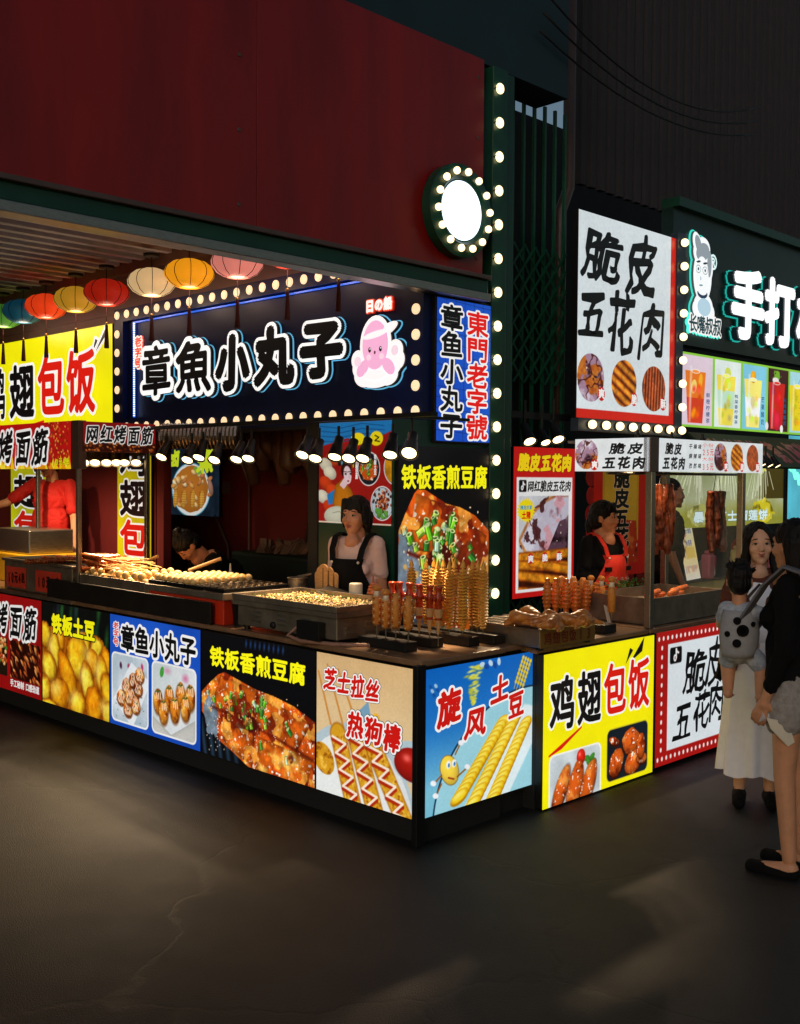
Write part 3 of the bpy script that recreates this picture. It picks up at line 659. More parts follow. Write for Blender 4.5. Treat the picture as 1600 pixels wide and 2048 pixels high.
def pic_board(cv):
    cv.put(np.ones_like(cv.X), ramp(cv.Y, (226, 226, 206), (240, 214, 130), (236, 226, 210)))
    rs = random.Random(2)
    for k in range(26): cv.ell(rs.uniform(.05, .35), rs.uniform(.15, .6), .06, .05, rs.choice([(196, 150, 80), (150, 90, 50), (226, 200, 150), (90, 60, 50)]), soft=5)
    cv.ell(.4, .16, .08, .08, (226, 120, 110)); cv.rr(.3, .42, .9, .62, 0, (226, 190, 90))
    for k in range(14): cv.line([(.1 + .06 * k, .76), (.1 + .06 * k, .78 + .1 * rs.random())], .015, rs.choice([(190, 60, 50), (210, 130, 120), (90, 100, 170)]), soft=2)
def pic_seitan(cv):
    cv.fill((150, 14, 14)); cv.tex(.1, 4)
    cl = cv.rr(.6, .46, .985, .86, .02, ret=True); cv.clip = cl; rs = random.Random(3); cv.fill((40, 8, 4))
    for k in range(70):
        x, y = rs.uniform(.58, 1), rs.uniform(.44, .9); cv.ell(x, y, .05, .016, rs.choice([(170, 78, 30), (120, 44, 14), (206, 130, 66), (86, 26, 8)]), rs.uniform(20, 70), sh=.5, hl=.15)
    cv.clip = cv.rr(.3, .46, .56, .86, .02, ret=True); cv.fill((30, 20, 10))
    for k in range(60): cv.ell(rs.uniform(.3, .56), rs.uniform(.46, .74), .028, .024, rs.choice([(206, 110, 40), (170, 60, 20), (70, 130, 40), (226, 170, 110)]), sh=.5, hl=.3)
    cv.clip = None
def pic_seitan_header(cv):
    cv.fill((186, 18, 16)); rs = random.Random(4)
    for k in range(130):
        cv.ell(rs.uniform(.8, .98), rs.uniform(.0, 1), .035, .02, rs.choice([(196, 90, 20), (120, 36, 8), (226, 150, 60), (170, 30, 10)]), rs.uniform(0, 90), sh=.3)
    for k in range(70):
        u = rs.random(); h = rs.uniform(.1, .3)
        cv.poly([(u - .022, 1.02), (u + rs.uniform(-.01, .01), 1 - h), (u + .022, 1.02)], rs.choice([(246, 200, 20), (236, 150, 14), (250, 226, 60)]))
def pic_seitan_side(cv):
    cv.fill((140, 14, 14)); rs = random.Random(6); cv.rr(0, .68, 1, 1, 0, (50, 14, 6))
    for k in range(90): cv.ell(rs.random(), rs.uniform(.66, 1), .05, .03, rs.choice([(150, 70, 26), (96, 34, 10), (190, 110, 50)]), rs.uniform(0, 60), sh=.5)
def pic_octopus_column(cv):
    cv.put(np.ones_like(cv.X), ramp(vn(cv.X, cv.Y, 1.5, 3), (16, 62, 176), (34, 104, 220)))
    for k in range(7): cv.line([(k / 6, 0), (k / 6 - .03, 1)], .003, (10, 30, 90))
    for k in range(14): cv.line([(0, k / 13), (1, k / 13 + .03)], .003, (10, 30, 90))
def pic_pork_header_front(cv):
    cv.fill((226, 232, 234)); cv.tex(.03, 3)
    for k, u in enumerate((.56, .725, .89)): pork(cv, k, u, .5, .41, .44); seal(cv, u + .055, .8, .17)
def pic_pork_header_side(cv):
    cv.fill((226, 232, 234)); cv.tex(.03, 3); pork(cv, 0, .16, .47, .42, .46); seal(cv, .27, .8, .17)
def plain(c, amp=.05): 
    def f(cv): cv.fill(c); cv.tex(amp, 3)
    return f
# ---------------------------------------------------------------- materials of the place
M = dict(
    black_metal=mat('black metal', (26, 26, 27), .45, .4, bump=.05), dark_green=mat('dark green paint', (12, 62, 46), .38, 0, .25, 3, .08, var2=(16, 74, 56)),
    brown_metal=mat('brown tube', (96, 78, 74), .4, .3), steel=mat('brushed steel', (168, 160, 150), .34, 1, .2, 30, .05, stretch=(1, 1, 8)),
    dull_steel=mat('greasy steel', (148, 136, 122), .42, .85, .3, 9, .06), dark_steel=mat('dark stained steel', (46, 42, 38), .5, .7, .35, 7, .08),
    asphalt=mat('dark paving', (17, 15, 14), .6, 0, .35, 2.2, .35), navy=mat('navy sheet', (5, 22, 76), .4, 0, .2, 2, spec=.3),
    maroon=mat('maroon wall', (112, 34, 36), .6, 0, .2, 1.5, .05), red_fascia=mat('red fascia', (140, 18, 14), .42, 0, .3, 1.6, .04, stretch=(2, 1, .35)), gate_green=mat('gate paint', (20, 84, 60), .45, 0, .3, 9, .1), mauve=mat('mauve plaster', (118, 90, 88), .7, 0, .15, 2, .05),
    slat=mat('ceiling slat', (188, 184, 200), .55, 0, .2, 3), dark_ceiling=mat('dark ceiling', (52, 50, 56), .8), counter=mat('worn countertop', (136, 104, 76), .35, .1, .35, 5, .05),
    void=mat('dark paint', (20, 20, 20), .7), teal=mat('dark teal wall', (18, 46, 56), .6, 0, .2, 2), wood=mat('pale wood', (196, 150, 96), .6, 0, .2, 14, .1, stretch=(1, 1, 6)),
    red_plastic=mat('red side panel', (206, 52, 22), .4, 0, .2, 4), white_plastic=mat('white plastic', (222, 214, 196), .35), bulb=glow('bulb glow', (255, 222, 168), 2.3, True),
    flat_bulb=glow('warm disc lamp', (255, 222, 178), .93), spot=glow('spot lamp glow', (255, 220, 160), 5), blue_led=glow('blue led', (30, 100, 235), .8, True), white_led=glow('cool white glow', (224, 244, 255), 2.0),
)
# ---------------------------------------------------------------- ground
gm = M['asphalt']; nt = gm.node_tree; bs = nt.nodes['Principled BSDF']; tc = next(n for n in nt.nodes if n.type == 'TEX_COORD')
fine = nt.nodes.new('ShaderNodeTexNoise'); fine.inputs['Scale'].default_value = 160; fine.inputs['Detail'].default_value = 3
vor = nt.nodes.new('ShaderNodeTexVoronoi'); vor.feature = 'DISTANCE_TO_EDGE'; vor.inputs['Scale'].default_value = .55
dst = nt.nodes.new('ShaderNodeTexNoise'); dst.inputs['Scale'].default_value = 3; dst.inputs['Detail'].default_value = 5
va = nt.nodes.new('ShaderNodeVectorMath'); va.operation = 'MULTIPLY_ADD'; va.inputs[1].default_value = (.5, .5, 0)
nt.links.new(tc.outputs['Object'], fine.inputs['Vector']); nt.links.new(tc.outputs['Object'], dst.inputs['Vector'])
nt.links.new(dst.outputs['Color'], va.inputs[0]); nt.links.new(tc.outputs['Object'], va.inputs[2]); nt.links.new(va.outputs[0], vor.inputs['Vector'])
cr = nt.nodes.new('ShaderNodeMapRange'); cr.inputs[1].default_value = .0; cr.inputs[2].default_value = .012; cr.inputs[3].default_value = .25; cr.inputs[4].default_value = 1
fr_ = nt.nodes.new('ShaderNodeMapRange'); fr_.inputs[1].default_value = .35; fr_.inputs[2].default_value = .65; fr_.inputs[3].default_value = .55; fr_.inputs[4].default_value = 1.35
nt.links.new(vor.outputs['Distance'], cr.inputs[0]); nt.links.new(fine.outputs[0], fr_.inputs[0])
mu = nt.nodes.new('ShaderNodeMath'); mu.operation = 'MULTIPLY'; nt.links.new(cr.outputs[0], mu.inputs[0]); nt.links.new(fr_.outputs[0], mu.inputs[1])
sc_ = nt.nodes.new('ShaderNodeVectorMath'); sc_.operation = 'SCALE'; old = bs.inputs['Base Color'].links[0].from_socket
nt.links.new(old, sc_.inputs[0]); nt.links.new(mu.outputs[0], sc_.inputs['Scale']); nt.links.new(sc_.outputs[0], bs.inputs['Base Color'])
bp2 = nt.nodes.new('ShaderNodeBump'); bp2.inputs['Strength'].default_value = .5; bp2.inputs['Distance'].default_value = .004; nt.links.new(mu.outputs[0], bp2.inputs['Height']); nt.links.new(bp2.outputs[0], bs.inputs['Normal'])
g = MB(); g.add([(-60, -60, 0), (60, -60, 0), (60, 60, 0), (-60, 60, 0)], [(0, 1, 2, 3)]); tag(g.build('ground', M['asphalt']), 'dark worn paving in front of the stalls', 'ground', kind='structure')
g = MB(); g.box((1.05, 1.2, -.2), (8, 8.5, .06)); tag(g.build('stall_floor', M['asphalt']), kind='structure')
# ---------------------------------------------------------------- building shell
def wall(name, a, b, m, label, bevel=0):
    return tag(MB().box(a, b).build(name, M[m], bevel=bevel), label, 'wall')
wall('back_wall', (2.35, 1.9, 0), (2.5, 9, 3.6), 'maroon', 'dark maroon wall at the back of the octopus ball stall')
wall('side_wall', (1.25, 4.33, .05), (1.33, 9.5, 2.25), 'maroon', 'maroon wall behind the man in the red shirt')
wall('partition_wall', (.975, 1.16, 0), (2.06, 1.88, 2.19), 'dark_green', 'dark green partition block carrying the tofu poster')
wall('upper_wall', (1.3, 1.22, 3.27), (1.5, 9.5, 3.7), 'mauve', 'mauve plaster band above the navy sign and below the slats')
wall('upper_left_wall', (1.31, 5.06, 2.25), (1.45, 9.5, 3.28), 'mauve', 'plaster wall behind the yellow chicken sign')
wall('far_left_wall', (-4, 9.3, 0), (2.5, 9.5, 3.9), 'maroon', 'wall closing the covered passage at its far end')
c = MB(); c.box((-6, 1.3, 3.86), (1.5, 9.4, 3.95)); tag(c.build('ceiling', M['dark_ceiling']), kind='structure')
c = MB(); c.box((1.42, 1.9, 2.42), (2.4, 7, 2.5)); tag(c.build('stall_ceiling', M['void']), kind='structure')
rs = random.Random(1)
sl = thing('slatted_ceiling', 'pale metal slats under the dark passage ceiling', 'ceiling slats', (-2, 5, 3.6))
sl['kind'] = 'structure'
for k in range(38):
    y = 1.55 + .205 * k
    MB().box((-4, y - 5 - .035, .05), (3.2, y - 5 + .035, .12)).build('slat', M['slat'], sl)
for k in range(3):
    MB().box((-3.2 + 2.1 * k, -3.6, .121), (-3.1 + 2.1 * k, 4.3, .2)).build('bearer', M['dark_ceiling'], sl)
MB().box((3.18, -3.75, -.03), (3.3, 4.3, .16)).build('edge_beam', M['mauve'], sl)
# beam, fascia and bulb pillar facing the street
bm_ = thing('green_beam', 'dark green beam with a shiny lower strip above the blue octopus sign', 'beam', (-1, 1.1, 3.0))
MB().box((-6, -.02, .055), (2.77, .06, .14)).build('beam_web', M['dark_green'], bm_, bevel=.006)
MB().box((-6, -.045, .0), (2.77, .07, .052)).build('shiny_strip', M['steel'], bm_, bevel=.004)
MB().box((-6, -.05, .142), (2.77, .1, .17)).build('brown_edge', M['brown_metal'], bm_, bevel=.004)
f = thing('red_fascia', 'red fascia panels above the green beam', 'fascia', (1.78, 1.14, 3.17))
for k, wd in enumerate((1.9, 2.0, 2.0, 2.0, 2.0)): MB().box((-sum((1.9, 2., 2., 2., 2.)[:k + 1]) + .004, .0, 0), (-sum((1.9, 2., 2., 2., 2.)[:k]), .1, 1.45)).build('panel', M['red_fascia'], f, bevel=.003)
for k in range(5):
    for j in range(4): MB().lathe([(.012, 0), (.01, .004)], (-.06 - 2 * k * .98, -.001, .12 + .4 * j), (-.06 - 2 * k * .98, -1, .12 + .4 * j), 10).build('screw', M['brown_metal'], f)
MB_ = MB(); MB_.box((-9, 1.2, 4.63), (2.8, 1.5, 7)); tag(MB_.build('upper_facade', M['teal']), 'dark upper facade above the red fascia', 'facade')
r = thing('round_lamp_sign', 'round green lamp sign ringed with small bulbs on the red fascia', 'sign', (1.475, 1.13, 3.55))
MB().lathe([(.3, 0), (.3, .07), (.22, .09), (.2, .07)], (0, 0, 0), (0, -1, 0), 40).build('ring', M['dark_green'], r, True, auto=40)
MB().lathe([(.195, .05), (.19, .075)], (0, 0, 0), (0, -1, 0), 40).build('disc', M['white_led'], r)
for k in range(14):
    t = k / 14 * 2 * math.pi + .1; MB().ball((.25 * math.cos(t), -.1, .25 * math.sin(t)), .024, n=10).build('bulb', M['bulb'], r, True)
p = thing('bulb_pillar', 'dark green pillar with a column of round white bulbs', 'pillar', (at(994, 820, 'y', 1.1).x, 1.12, 0))
PL = p.location.x; xl, xm, xr = at(981, 820, 'y', 1.12).x - PL, at(1010, 820, 'y', 1.12).x - PL, at(1023, 820, 'y', 1.15).x - PL
MB().box((xl, 0, 0), (xm, .12, 4.6)).build('shaft', M['dark_green'], p, bevel=.006); MB().box((xm, .03, 0), (xr, .16, 4.6)).build('return', M['dark_green'], p, bevel=.006)
for k in range(22):
    z = 4.45 - .228 * k
    if z < .7: continue
    MB().lathe([(.04, 0), (.04, .003), (.03, .006)], (0, -.002, z), (0, -1, 0), 20).build('socket', M['black_metal'], p, True, auto=40)
    MB().ball((0, -.02, z), (.035, .022, .036), n=14, m=10).build('bulb', M['bulb'], p, True)
# the folding gate
gt = thing('folding_gate', 'dark green folding lattice gate beside the bulb pillar', 'gate', (2.75, 1.55, 0))
for k in range(9):
    x = -.55 + .13 * k; MB().box((x - .012, -.01, .05), (x + .012, .012, 4.7)).build('bar', M['gate_green'], gt)
lt, lt2 = MB(), MB()
for row in range(7):
    for k in range(8):
        x = -.55 + .13 * k
        if row in (2, 3) and 0: continue
        for z0 in (.9, 2.62, 3.2):
            pass
        z = 2.55 + .15 * row
        for s in (0, 1):
            a = (x, -.022 - .008 * s, z if s else z + .15); b = (x + .13, -.022 - .008 * s, z + .15 if s else z)
            lt.add([(a[0] - 0.013, a[1], a[2]), (a[0] + 0.013, a[1], a[2]), (b[0] + 0.013, b[1], b[2]), (b[0] - 0.013, b[1], b[2])] + [(a[0] - 0.013, a[1] + .006, a[2]), (a[0] + 0.013, a[1] + .006, a[2]), (b[0] + 0.013, b[1] + .006, b[2]), (b[0] - 0.013, b[1] + .006, b[2])], [(0, 1, 2, 3), (4, 5, 6, 7), (0, 1, 5, 4), (1, 2, 6, 5), (2, 3, 7, 6), (3, 0, 4, 7)])
        if row < 3:
            z = .75 + .15 * row
            for s in (0, 1):
                a = (x, -.022 - .008 * s, z if s else z + .15); b = (x + .13, -.022 - .008 * s, z + .15 if s else z)
                lt2.add([(a[0] - 0.013, a[1], a[2]), (a[0] + 0.013, a[1], a[2]), (b[0] + 0.013, b[1], b[2]), (b[0] - 0.013, b[1], b[2])] + [(a[0] - 0.013, a[1] + .006, a[2]), (a[0] + 0.013, a[1] + .006, a[2]), (b[0] + 0.013, b[1] + .006, b[2]), (b[0] - 0.013, b[1] + .006, b[2])], [(0, 1, 2, 3), (4, 5, 6, 7), (0, 1, 5, 4), (1, 2, 6, 5), (2, 3, 7, 6), (3, 0, 4, 7)])
lt.build('lattice', M['gate_green'], gt); lt2.build('lattice', M['gate_green'], gt)
wall('gate_backing', (2.2, 1.8, 0), (3.3, 1.86, 4.7), 'void', 'black shutter behind the folding gate')
wall('stall_back_wall', (3.2, 2.7, 0), (4.75, 2.8, 2.6), 'teal', 'dark teal wall behind the pork vendor')
wall('street_end_wall', (4.6, 4.2, 0), (14, 4.3, 6), 'void', 'dark wall behind the drinks stall')
sh = MB()
for k in range(60): sh.box((3.6 + .14 * k, 1.75, 4.3), (3.68 + .14 * k, 1.8, 7.2))
tag(sh.build('roller_shutter', M['dark_ceiling']), 'dark vertical ribs of the shutter above the handmade drink sign', 'shutter')
tag(MB().tube([(3.5, 1.7, 7.2), (3.5, 1.7, 4.2), (3.42, 1.72, 4.0), (3.42, 1.72, 0)], .05, 12).build('drain_pipe', M['brown_metal'], smooth=True), 'brown drain pipe running down beside the ribbed shutter', 'pipe')
for k in range(3): tag(MB().tube([(2.4 + 3.2 * t, 1.16 - .03 * k, 5.0 - .9 * t * (1 - t) * (1 + .2 * k) + .12 * k) for t in [i / 14 for i in range(15)]], .008, 6).build('overhead_cable', M['black_metal'], smooth=True), 'black cable slung across the upper facade', 'cable', 'cables slung across the facade')
# ---------------------------------------------------------------- signs
def py_(px, py, ax, v):
    p = at(px, py, ax, v); return (p.y if ax == 'x' else p.x), p.z
def cells(t, W, H, a0, z0, ax, v, spec, col, bold, out, style, d0=.001):
    """letters by their own boxes: (char, left px, right px, top py, bottom py) seen on the sign's plane"""
    for i, (ch, l, r, tp, bt) in enumerate(spec):
        m = (l + r) / 2
        xl = abs(py_(l, (tp + bt) / 2, ax, v)[0] - a0); xr = abs(py_(r, (tp + bt) / 2, ax, v)[0] - a0)
        zt = py_(m, tp, ax, v)[1] - z0; zb = py_(m, bt, ax, v)[1] - z0
        t.char(ch, xl, zb, xr - xl, zt - zb, col, bold, out, style, 0, d0, seed=i * 3)
G1 = 'lit food pictures along the counter fronts'
panel('lightbox_sign', 'lit panel of yellow potatoes reading 铁板土豆, lowest row beside the blue octopus panel', 'sign', 'x', 0, 3.885, 2.922, .135, .88, pic_potato, lambda t: t.line('铁板土豆', .15, .09, .66, .2, TXY, .05, [(.06, BLK)], gap=.04), group=G1, lit=.8)
def tx(t):
    t.line('章鱼小丸子', .13, .06, .83, .25, BLK, .036, [(.1, WHT)], 'k', gap=.03); t.line('老字号', .04, .06, .07, .22, RED, .03, [(.1, WHT)], vert=True)
panel('lightbox_sign', 'blue lit panel with two photos of octopus balls on the counter front', 'sign', 'x', 0, 2.908, 1.842, .135, .88, pic_takoyaki, tx, group=G1, lit=.82)
panel('lightbox_sign', 'black lit panel of glazed tofu on the low counter front', 'sign', 'x', 0, 1.826, .766, .135, .88, pic_tofu, lambda t: t.line('铁板香煎豆腐', .08, .1, .85, .17, TXY, .036, [(.05, BLK)], gap=.03), group=G1)
HR = (204, 24, 18)
def tx(t):
    o = [(.08, WHT), (.05, BLK)]; o = [(.1, BLK), (.075, WHT)]
    t.line('芝士拉丝', .08, .09, .6, .17, HR, .045, o, 'b', gap=.06, slope=.03); t.line('热狗棒', .34, .36, .56, .2, HR, .045, o, 'b', gap=.06, slope=.04)
panel('lightbox_sign', 'beige lit panel with breaded cheese hot dogs under zigzag sauce', 'sign', 'x', 0, .752, .03, .135, .88, pic_cheese, tx, group=G1, lit=.85)
def tx(t):
    for ch, u, v, w, h, r in (('旋', .1, .15, .21, .25, 6), ('风', .34, .32, .2, .21, 0), ('土', .58, .13, .18, .19, 6), ('豆', .75, .27, .16, .19, 6)):
        t.char(ch, u * t.W, (1 - v - h) * t.H, w * t.W, h * t.H, HR, .045, [(.07, WHT)], 'b', r)
panel('lightbox_sign', 'blue lit panel of spiral potato sticks with a cartoon potato', 'sign', 'y', 0, .056, .905, .135, .872, pic_spiral, tx, group=G1, lit=.85)
def tx(t):
    for i, (ch, c) in enumerate(zip('鸡翅包饭', (BLK, BLK, RED, RED))): t.line(ch, .045 + .232 * i, .14 - (.015 if i > 1 else 0), .22, .38, c, .035, [(.05, WHT)], gap=.04)
panel('lightbox_sign', 'bright yellow lit panel reading 鸡翅包饭 above two photos of chicken wings', 'sign', 'y', -.08, .9, 2.008, -.0 + .012, .862, pic_wing_rice, tx, group=G1, lit=.9)
def tx(t):
    for ch, u, v, w, h in (('脆', .22, .16, .18, .36), ('皮', .4, .12, .16, .36), ('五', .14, .54, .15, .32), ('花', .3, .5, .14, .32), ('肉', .43, .46, .14, .32)): t.char(ch, u * t.W, (1 - v - h) * t.H, w * t.W, h * t.H, BLK, .022, (), 'B')
panel('lightbox_sign', 'white lit panel framed in red with white dots reading 脆皮五花肉, below the meat tray', 'sign', 'y', -.08, 2.036, 3.55, .03, .87, pic_pork_counter, tx, group=G1, lit=.8)
def tx(t):
    t.line('网红烤面筋', .03, .06, .92, .38, BLK, .03, [(.09, WHT)], 'B', gap=.1); t.line('手工秘制', .6, .87, .18, .08, WHT, .03); t.line('口感劲道', .8, .87, .17, .08, WHT, .03)
panel('lightbox_sign', 'red lit panel of roasted gluten skewers at the far end of the counter', 'sign', 'x', 0, 5.2, 3.9, .135, .88, pic_seitan, tx, group=G1, lit=.7)
# the big navy sign
sg = thing('shop_sign', 'wide navy sign reading 章魚小丸子 edged with round warm lamps', 'sign', (1.25, 3.06, 2.19))
y0, y1 = 4.975, 1.16
MB().box((.03, y1 - 3.06, 0), (.14, y0 - 3.06, 1.1)).build('board', M['navy'], sg)
fr = MB()
for a, b in (((-.02, y1 - 3.06, 0), (.03, y0 - 3.06, .125)), ((-.02, y1 - 3.06, .985), (.03, y0 - 3.06, 1.1)), ((-.02, y1 - 3.06, .125), (.03, 1.31 - 3.06, .985)), ((-.02, 4.83 - 3.06, .125), (.03, y0 - 3.06, .985))): fr.box(a, b)
fr.build('lamp_border', M['navy'], sg)
MB().box((.012, 1.33 - 3.06, .962), (.022, 4.7 - 3.06, .974)).build('top_light_strip', M['blue_led'], sg)
MB().box((.005, 4.69 - 3.06, .14), (.02, 4.705 - 3.06, .97)).build('side_light_strip', M['blue_led'], sg)
for k in range(42): MB().box((-.006, 4.668 - 3.06, .15 + .0195 * k), (.004, 4.68 - 3.06, .16 + .0195 * k)).build('strip_led', M['white_led'], sg)
MB().box((-.06, 1.2 - 3.06, -.03), (.1, 4.9 - 3.06, -.002)).build('lamp_rail', M['black_metal'], sg)
disc = MB().lathe([(.035, 0), (.035, .008), (.028, .014)], (0, 0, 0), (-1, 0, 0), 20).build('bulb', M['flat_bulb'], sg, True, auto=40)
pos = [(4.92 - .1607 * k, z) for k in range(24) for z in (.06, 1.045)] + [(y, .06 + .164 * k) for k in range(1, 6) for y in (4.92, 1.224)]
for i, (y, z) in enumerate(pos):
    d = disc if i == 0 else disc.copy()
    if i: COL.objects.link(d); d.parent = sg
    d.location = (-.02, y - 3.06, z)
LM, LM2 = printed('print_0.95', .95), printed('print_1.3', 1.3)
def channel(parent, name, ch, l, r, tp, bt, ax, v, lay, style='k', mm=None):
    a0, z0 = py_((l + r) / 2, (tp + bt) / 2, ax, v); al = py_(l, bt, ax, v)[0]; ar = py_(r, bt, ax, v)[0]
    zt, zb = py_((l + r) / 2, tp, ax, v)[1], py_((l + r) / 2, bt, ax, v)[1]; w, h = abs(ar - al), zt - zb
    t = Tx(1, 1)
    for d, rr, c in lay: t.char(ch, -w / 2, -h / 2, w, h, c, rr, (), style, 0, d, seed=2)
    U, N, o = ((0, -1, 0), (-1, 0, 0), (v, a0, z0)) if ax == 'x' else ((1, 0, 0), (0, -1, 0), (a0, v, z0))
    return t.build(name, tuple(Vector(o) - parent.location), U, (0, 0, 1), N, mm or LM, parent)
HALO = (96, 176, 214)
LY = [(.002, .15, HALO)] + [(.01 + .006 * k, .135, BLK) for k in range(5)] + [(.042, .13, (250, 252, 252)), (.046, .065, (8, 8, 9))]
for a in (('章', 292, 351, 690, 790), ('魚', 359, 432, 679, 784), ('小', 441, 505, 668, 778), ('丸', 519, 596, 655, 768), ('子', 608, 694, 640, 752)):
    channel(sg, 'character', *a, 'x', 1.28, LY[:-1] + [(.046, {'章': .03, '魚': .035}.get(a[0], .07), (8, 8, 9))])
for i, ch in enumerate('老字号'): channel(sg, 'character', ch, 272, 288, 674 + 21 * i, 694 + 21 * i, 'x', 1.28, [(.004, .2, (200, 30, 16)), (.02, .2, (250, 236, 224)), (.024, .04, (224, 70, 34))], '')
for i, ch in enumerate('日の船'): channel(sg, 'character', ch, 736 + 18 * i, 753 + 18 * i, 600 - 3 * i, 625 - 3 * i, 'x', 1.28, [(.004, .16, (150, 20, 10)), (.02, .16, (236, 84, 50)), (.024, .07, (255, 250, 246))], '')
# pink octopus emblem on the sign: layered flat cut-outs
t = Tx(1, 1)
def disc_pts(cx, cy, rx, ry, rot=0, n=28):
    k, s = math.cos(R(rot)), math.sin(R(rot))
    return np.array([(cx + rx * math.cos(a) * k - ry * math.sin(a) * s, cy + rx * math.cos(a) * s + ry * math.sin(a) * k) for a in [2 * math.pi * i / n for i in range(n)]])
def dd(cx, cy, rx, ry, c, d, rot=0): p = disc_pts(cx, cy, rx, ry, rot); t.put(p, [list(range(len(p)))], c, d)
PK, PW = (240, 176, 214), (250, 246, 248)
shp = [(0, .05, .135, .18, 0), (-.14, -.09, .07, .06, 20), (.16, -.08, .07, .06, -20), (-.17, -.04, .05, .05, 0), (.19, .0, .055, .055, 0), (.21, -.06, .05, .05, 0), (0, -.16, .16, .06, 0), (-.1, -.15, .09, .06, 0), (.11, -.15, .09, .06, 0), (.1, .14, .1, .02, 20)]
for k, (cx, cy, rx, ry, ro) in enumerate(shp):
    dd(cx, cy, rx + .028, ry + .028, HALO, .003 + .0002 * k, ro)
    for q in range(4): dd(cx, cy, rx + .02, ry + .02, BLK, .01 + .007 * q + .0002 * k, ro)
    dd(cx, cy, rx + .018, ry + .018, PW, .042 + .0002 * k, ro)
for k, (cx, cy, rx, ry, ro) in enumerate(((0, .05, .125, .165, 0), (-.12, -.1, .07, .045, 40), (.13, -.1, .07, .045, -40), (-.17, -.05, .035, .035, 0), (.19, .0, .035, .035, 0))): dd(cx, cy, rx, ry, PK if k < 3 else (240, 214, 228), .046 + .0002 * k, ro)
dd(0, .12, .12, .022, PW, .048, 8); dd(0, -.15, .11, .035, PW, .048); 
for x in (-.05, .055): dd(x, .02, .014, .018, (30, 24, 30), .049); dd(x + .004, .026, .005, .006, WHT, .0494)
for x in (-.06, .065): dd(x, -.03, .022, .02, (252, 210, 226), .049)
dd(.0, .0, .009, .012, (90, 40, 60), .049); dd(.1, .15, .03, .014, PW, .049, 40)
a, z = py_(760, 706, 'x', 1.28)
t.build('emblem', tuple(Vector((1.28, a, z)) - sg.location), (0, -1, 0), (0, 0, 1), (-1, 0, 0), LM, sg)
def tx(t):
    t.line('章鱼小丸子', .05, .03, .42, .95, BLK, .034, [(.075, WHT)], 'k', vert=True, gap=.03); t.line('東門老字號', .52, .05, .42, .93, (226, 24, 22), .03, [(.075, WHT)], 'k', vert=True, gap=.02)
panel('lightbox_sign', 'tall blue grid sign with black and red characters left of the bulb pillar', 'sign', 'y', 1.13, 1.322, 1.868, 2.06, 2.985, pic_octopus_column, tx, lit=.85, edge=.012)
panel('lightbox_sign', 'tall tofu picture reading 铁板香煎豆腐 on the green partition, below the blue grid sign', 'sign', 'y', 1.13, .985, 1.862, .72, 2.02, lambda c: pic_tofu(c, -.125, .95), lambda t: t.line('铁板香煎豆腐', .02, .085, .95, .125, TXY, .035, [(.05, BLK)], gap=.03), lit=.85)
def tx(t):
    for i, (u, v) in enumerate(((.54, .36), (.79, .32))): t.line('铁板豆腐' if i == 0 else '铁板土豆', u - .02, v, .035, .2, WHT, .05, (), vert=True)
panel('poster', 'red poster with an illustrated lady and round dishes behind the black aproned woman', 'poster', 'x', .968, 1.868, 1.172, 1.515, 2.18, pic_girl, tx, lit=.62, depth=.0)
def tx(t):
    t.line('脆皮五花肉', .07, .035, .88, .125, (250, 214, 20), .06, [(.03, (110, 8, 8))], 'b', gap=.04); t.line('网红脆皮五花肉', .22, .22, .72, .075, BLK, .035, (), 'b')
    for ch, u in zip('爽脆酥', (.28, .51, .75)): t.line(ch, u - .045, .718, .09, .05, WHT, .04, d0=.002)
    t.line('精选农家', .105, .385, .19, .03, (40, 150, 190), .03, d0=.002); t.line('土猪', .13, .425, .14, .05, RED, .05, d0=.002)
panel('poster', 'red framed roast pork poster hanging on the folding gate', 'poster', 'y', 1.42, at(1026, 1000, 'y', 1.42).x, at(1148, 1000, 'y', 1.42).x, at(1026, 1198, 'y', 1.42).z, at(1028, 893, 'y', 1.42).z, pic_pork_poster, tx, lit=.72, edge=.0, depth=.03)
# yellow chicken signs
def tx(t):
    for ch, l, r, c in (('鸡', -40, 12, BLK), ('翅', 20, 70, BLK), ('包', 76, 130, RED), ('饭', 134, 192, RED)):
        cells(t, 1, 1, 7.65, 2.25, 'x', 1.25, [(ch, l, r, 727 - (l - 22) * .17 - (12 if ch in '包饭' else 0), 835 - (l - 22) * .09)], c, .035, [(.05, WHT)], '')
def pic_yel(cv):
    cv.fill((240, 232, 12)); cv.tex(.08, 3)
    cv.poly([(.2, 1.0), (.5, .9), (.3, .98)], RED, grow=.012); 
    for a in ([(.862, .26), (.885, .12), (.9, .14)], [(.885, .25), (.955, .03), (.948, .12)]): cv.poly(a, WHT, grow=.03); cv.poly(a, BLK)
panel('lightbox_sign', 'large yellow sign with black and red characters left of the navy sign', 'sign', 'x', 1.25, 7.65, 5.035, 2.255, 3.18, pic_yel, tx, lit=.92)
def tx(t):
    for i, (ch, c) in enumerate(zip('鸡翅包饭', (BLK, BLK, RED, RED))): t.line(ch, .06, .04 + .235 * i, .86, .22, c, .04, [(.05, WHT)], gap=.03)
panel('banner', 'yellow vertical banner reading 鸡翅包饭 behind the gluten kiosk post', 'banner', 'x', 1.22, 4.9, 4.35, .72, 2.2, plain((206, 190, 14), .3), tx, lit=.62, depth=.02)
panel('banner', 'yellow vertical banner half hidden behind the man in the red shirt', 'banner', 'x', 1.22, 7.0, 6.2, .72, 2.25, plain((190, 190, 20), .3), tx, lit=.62, depth=.02)
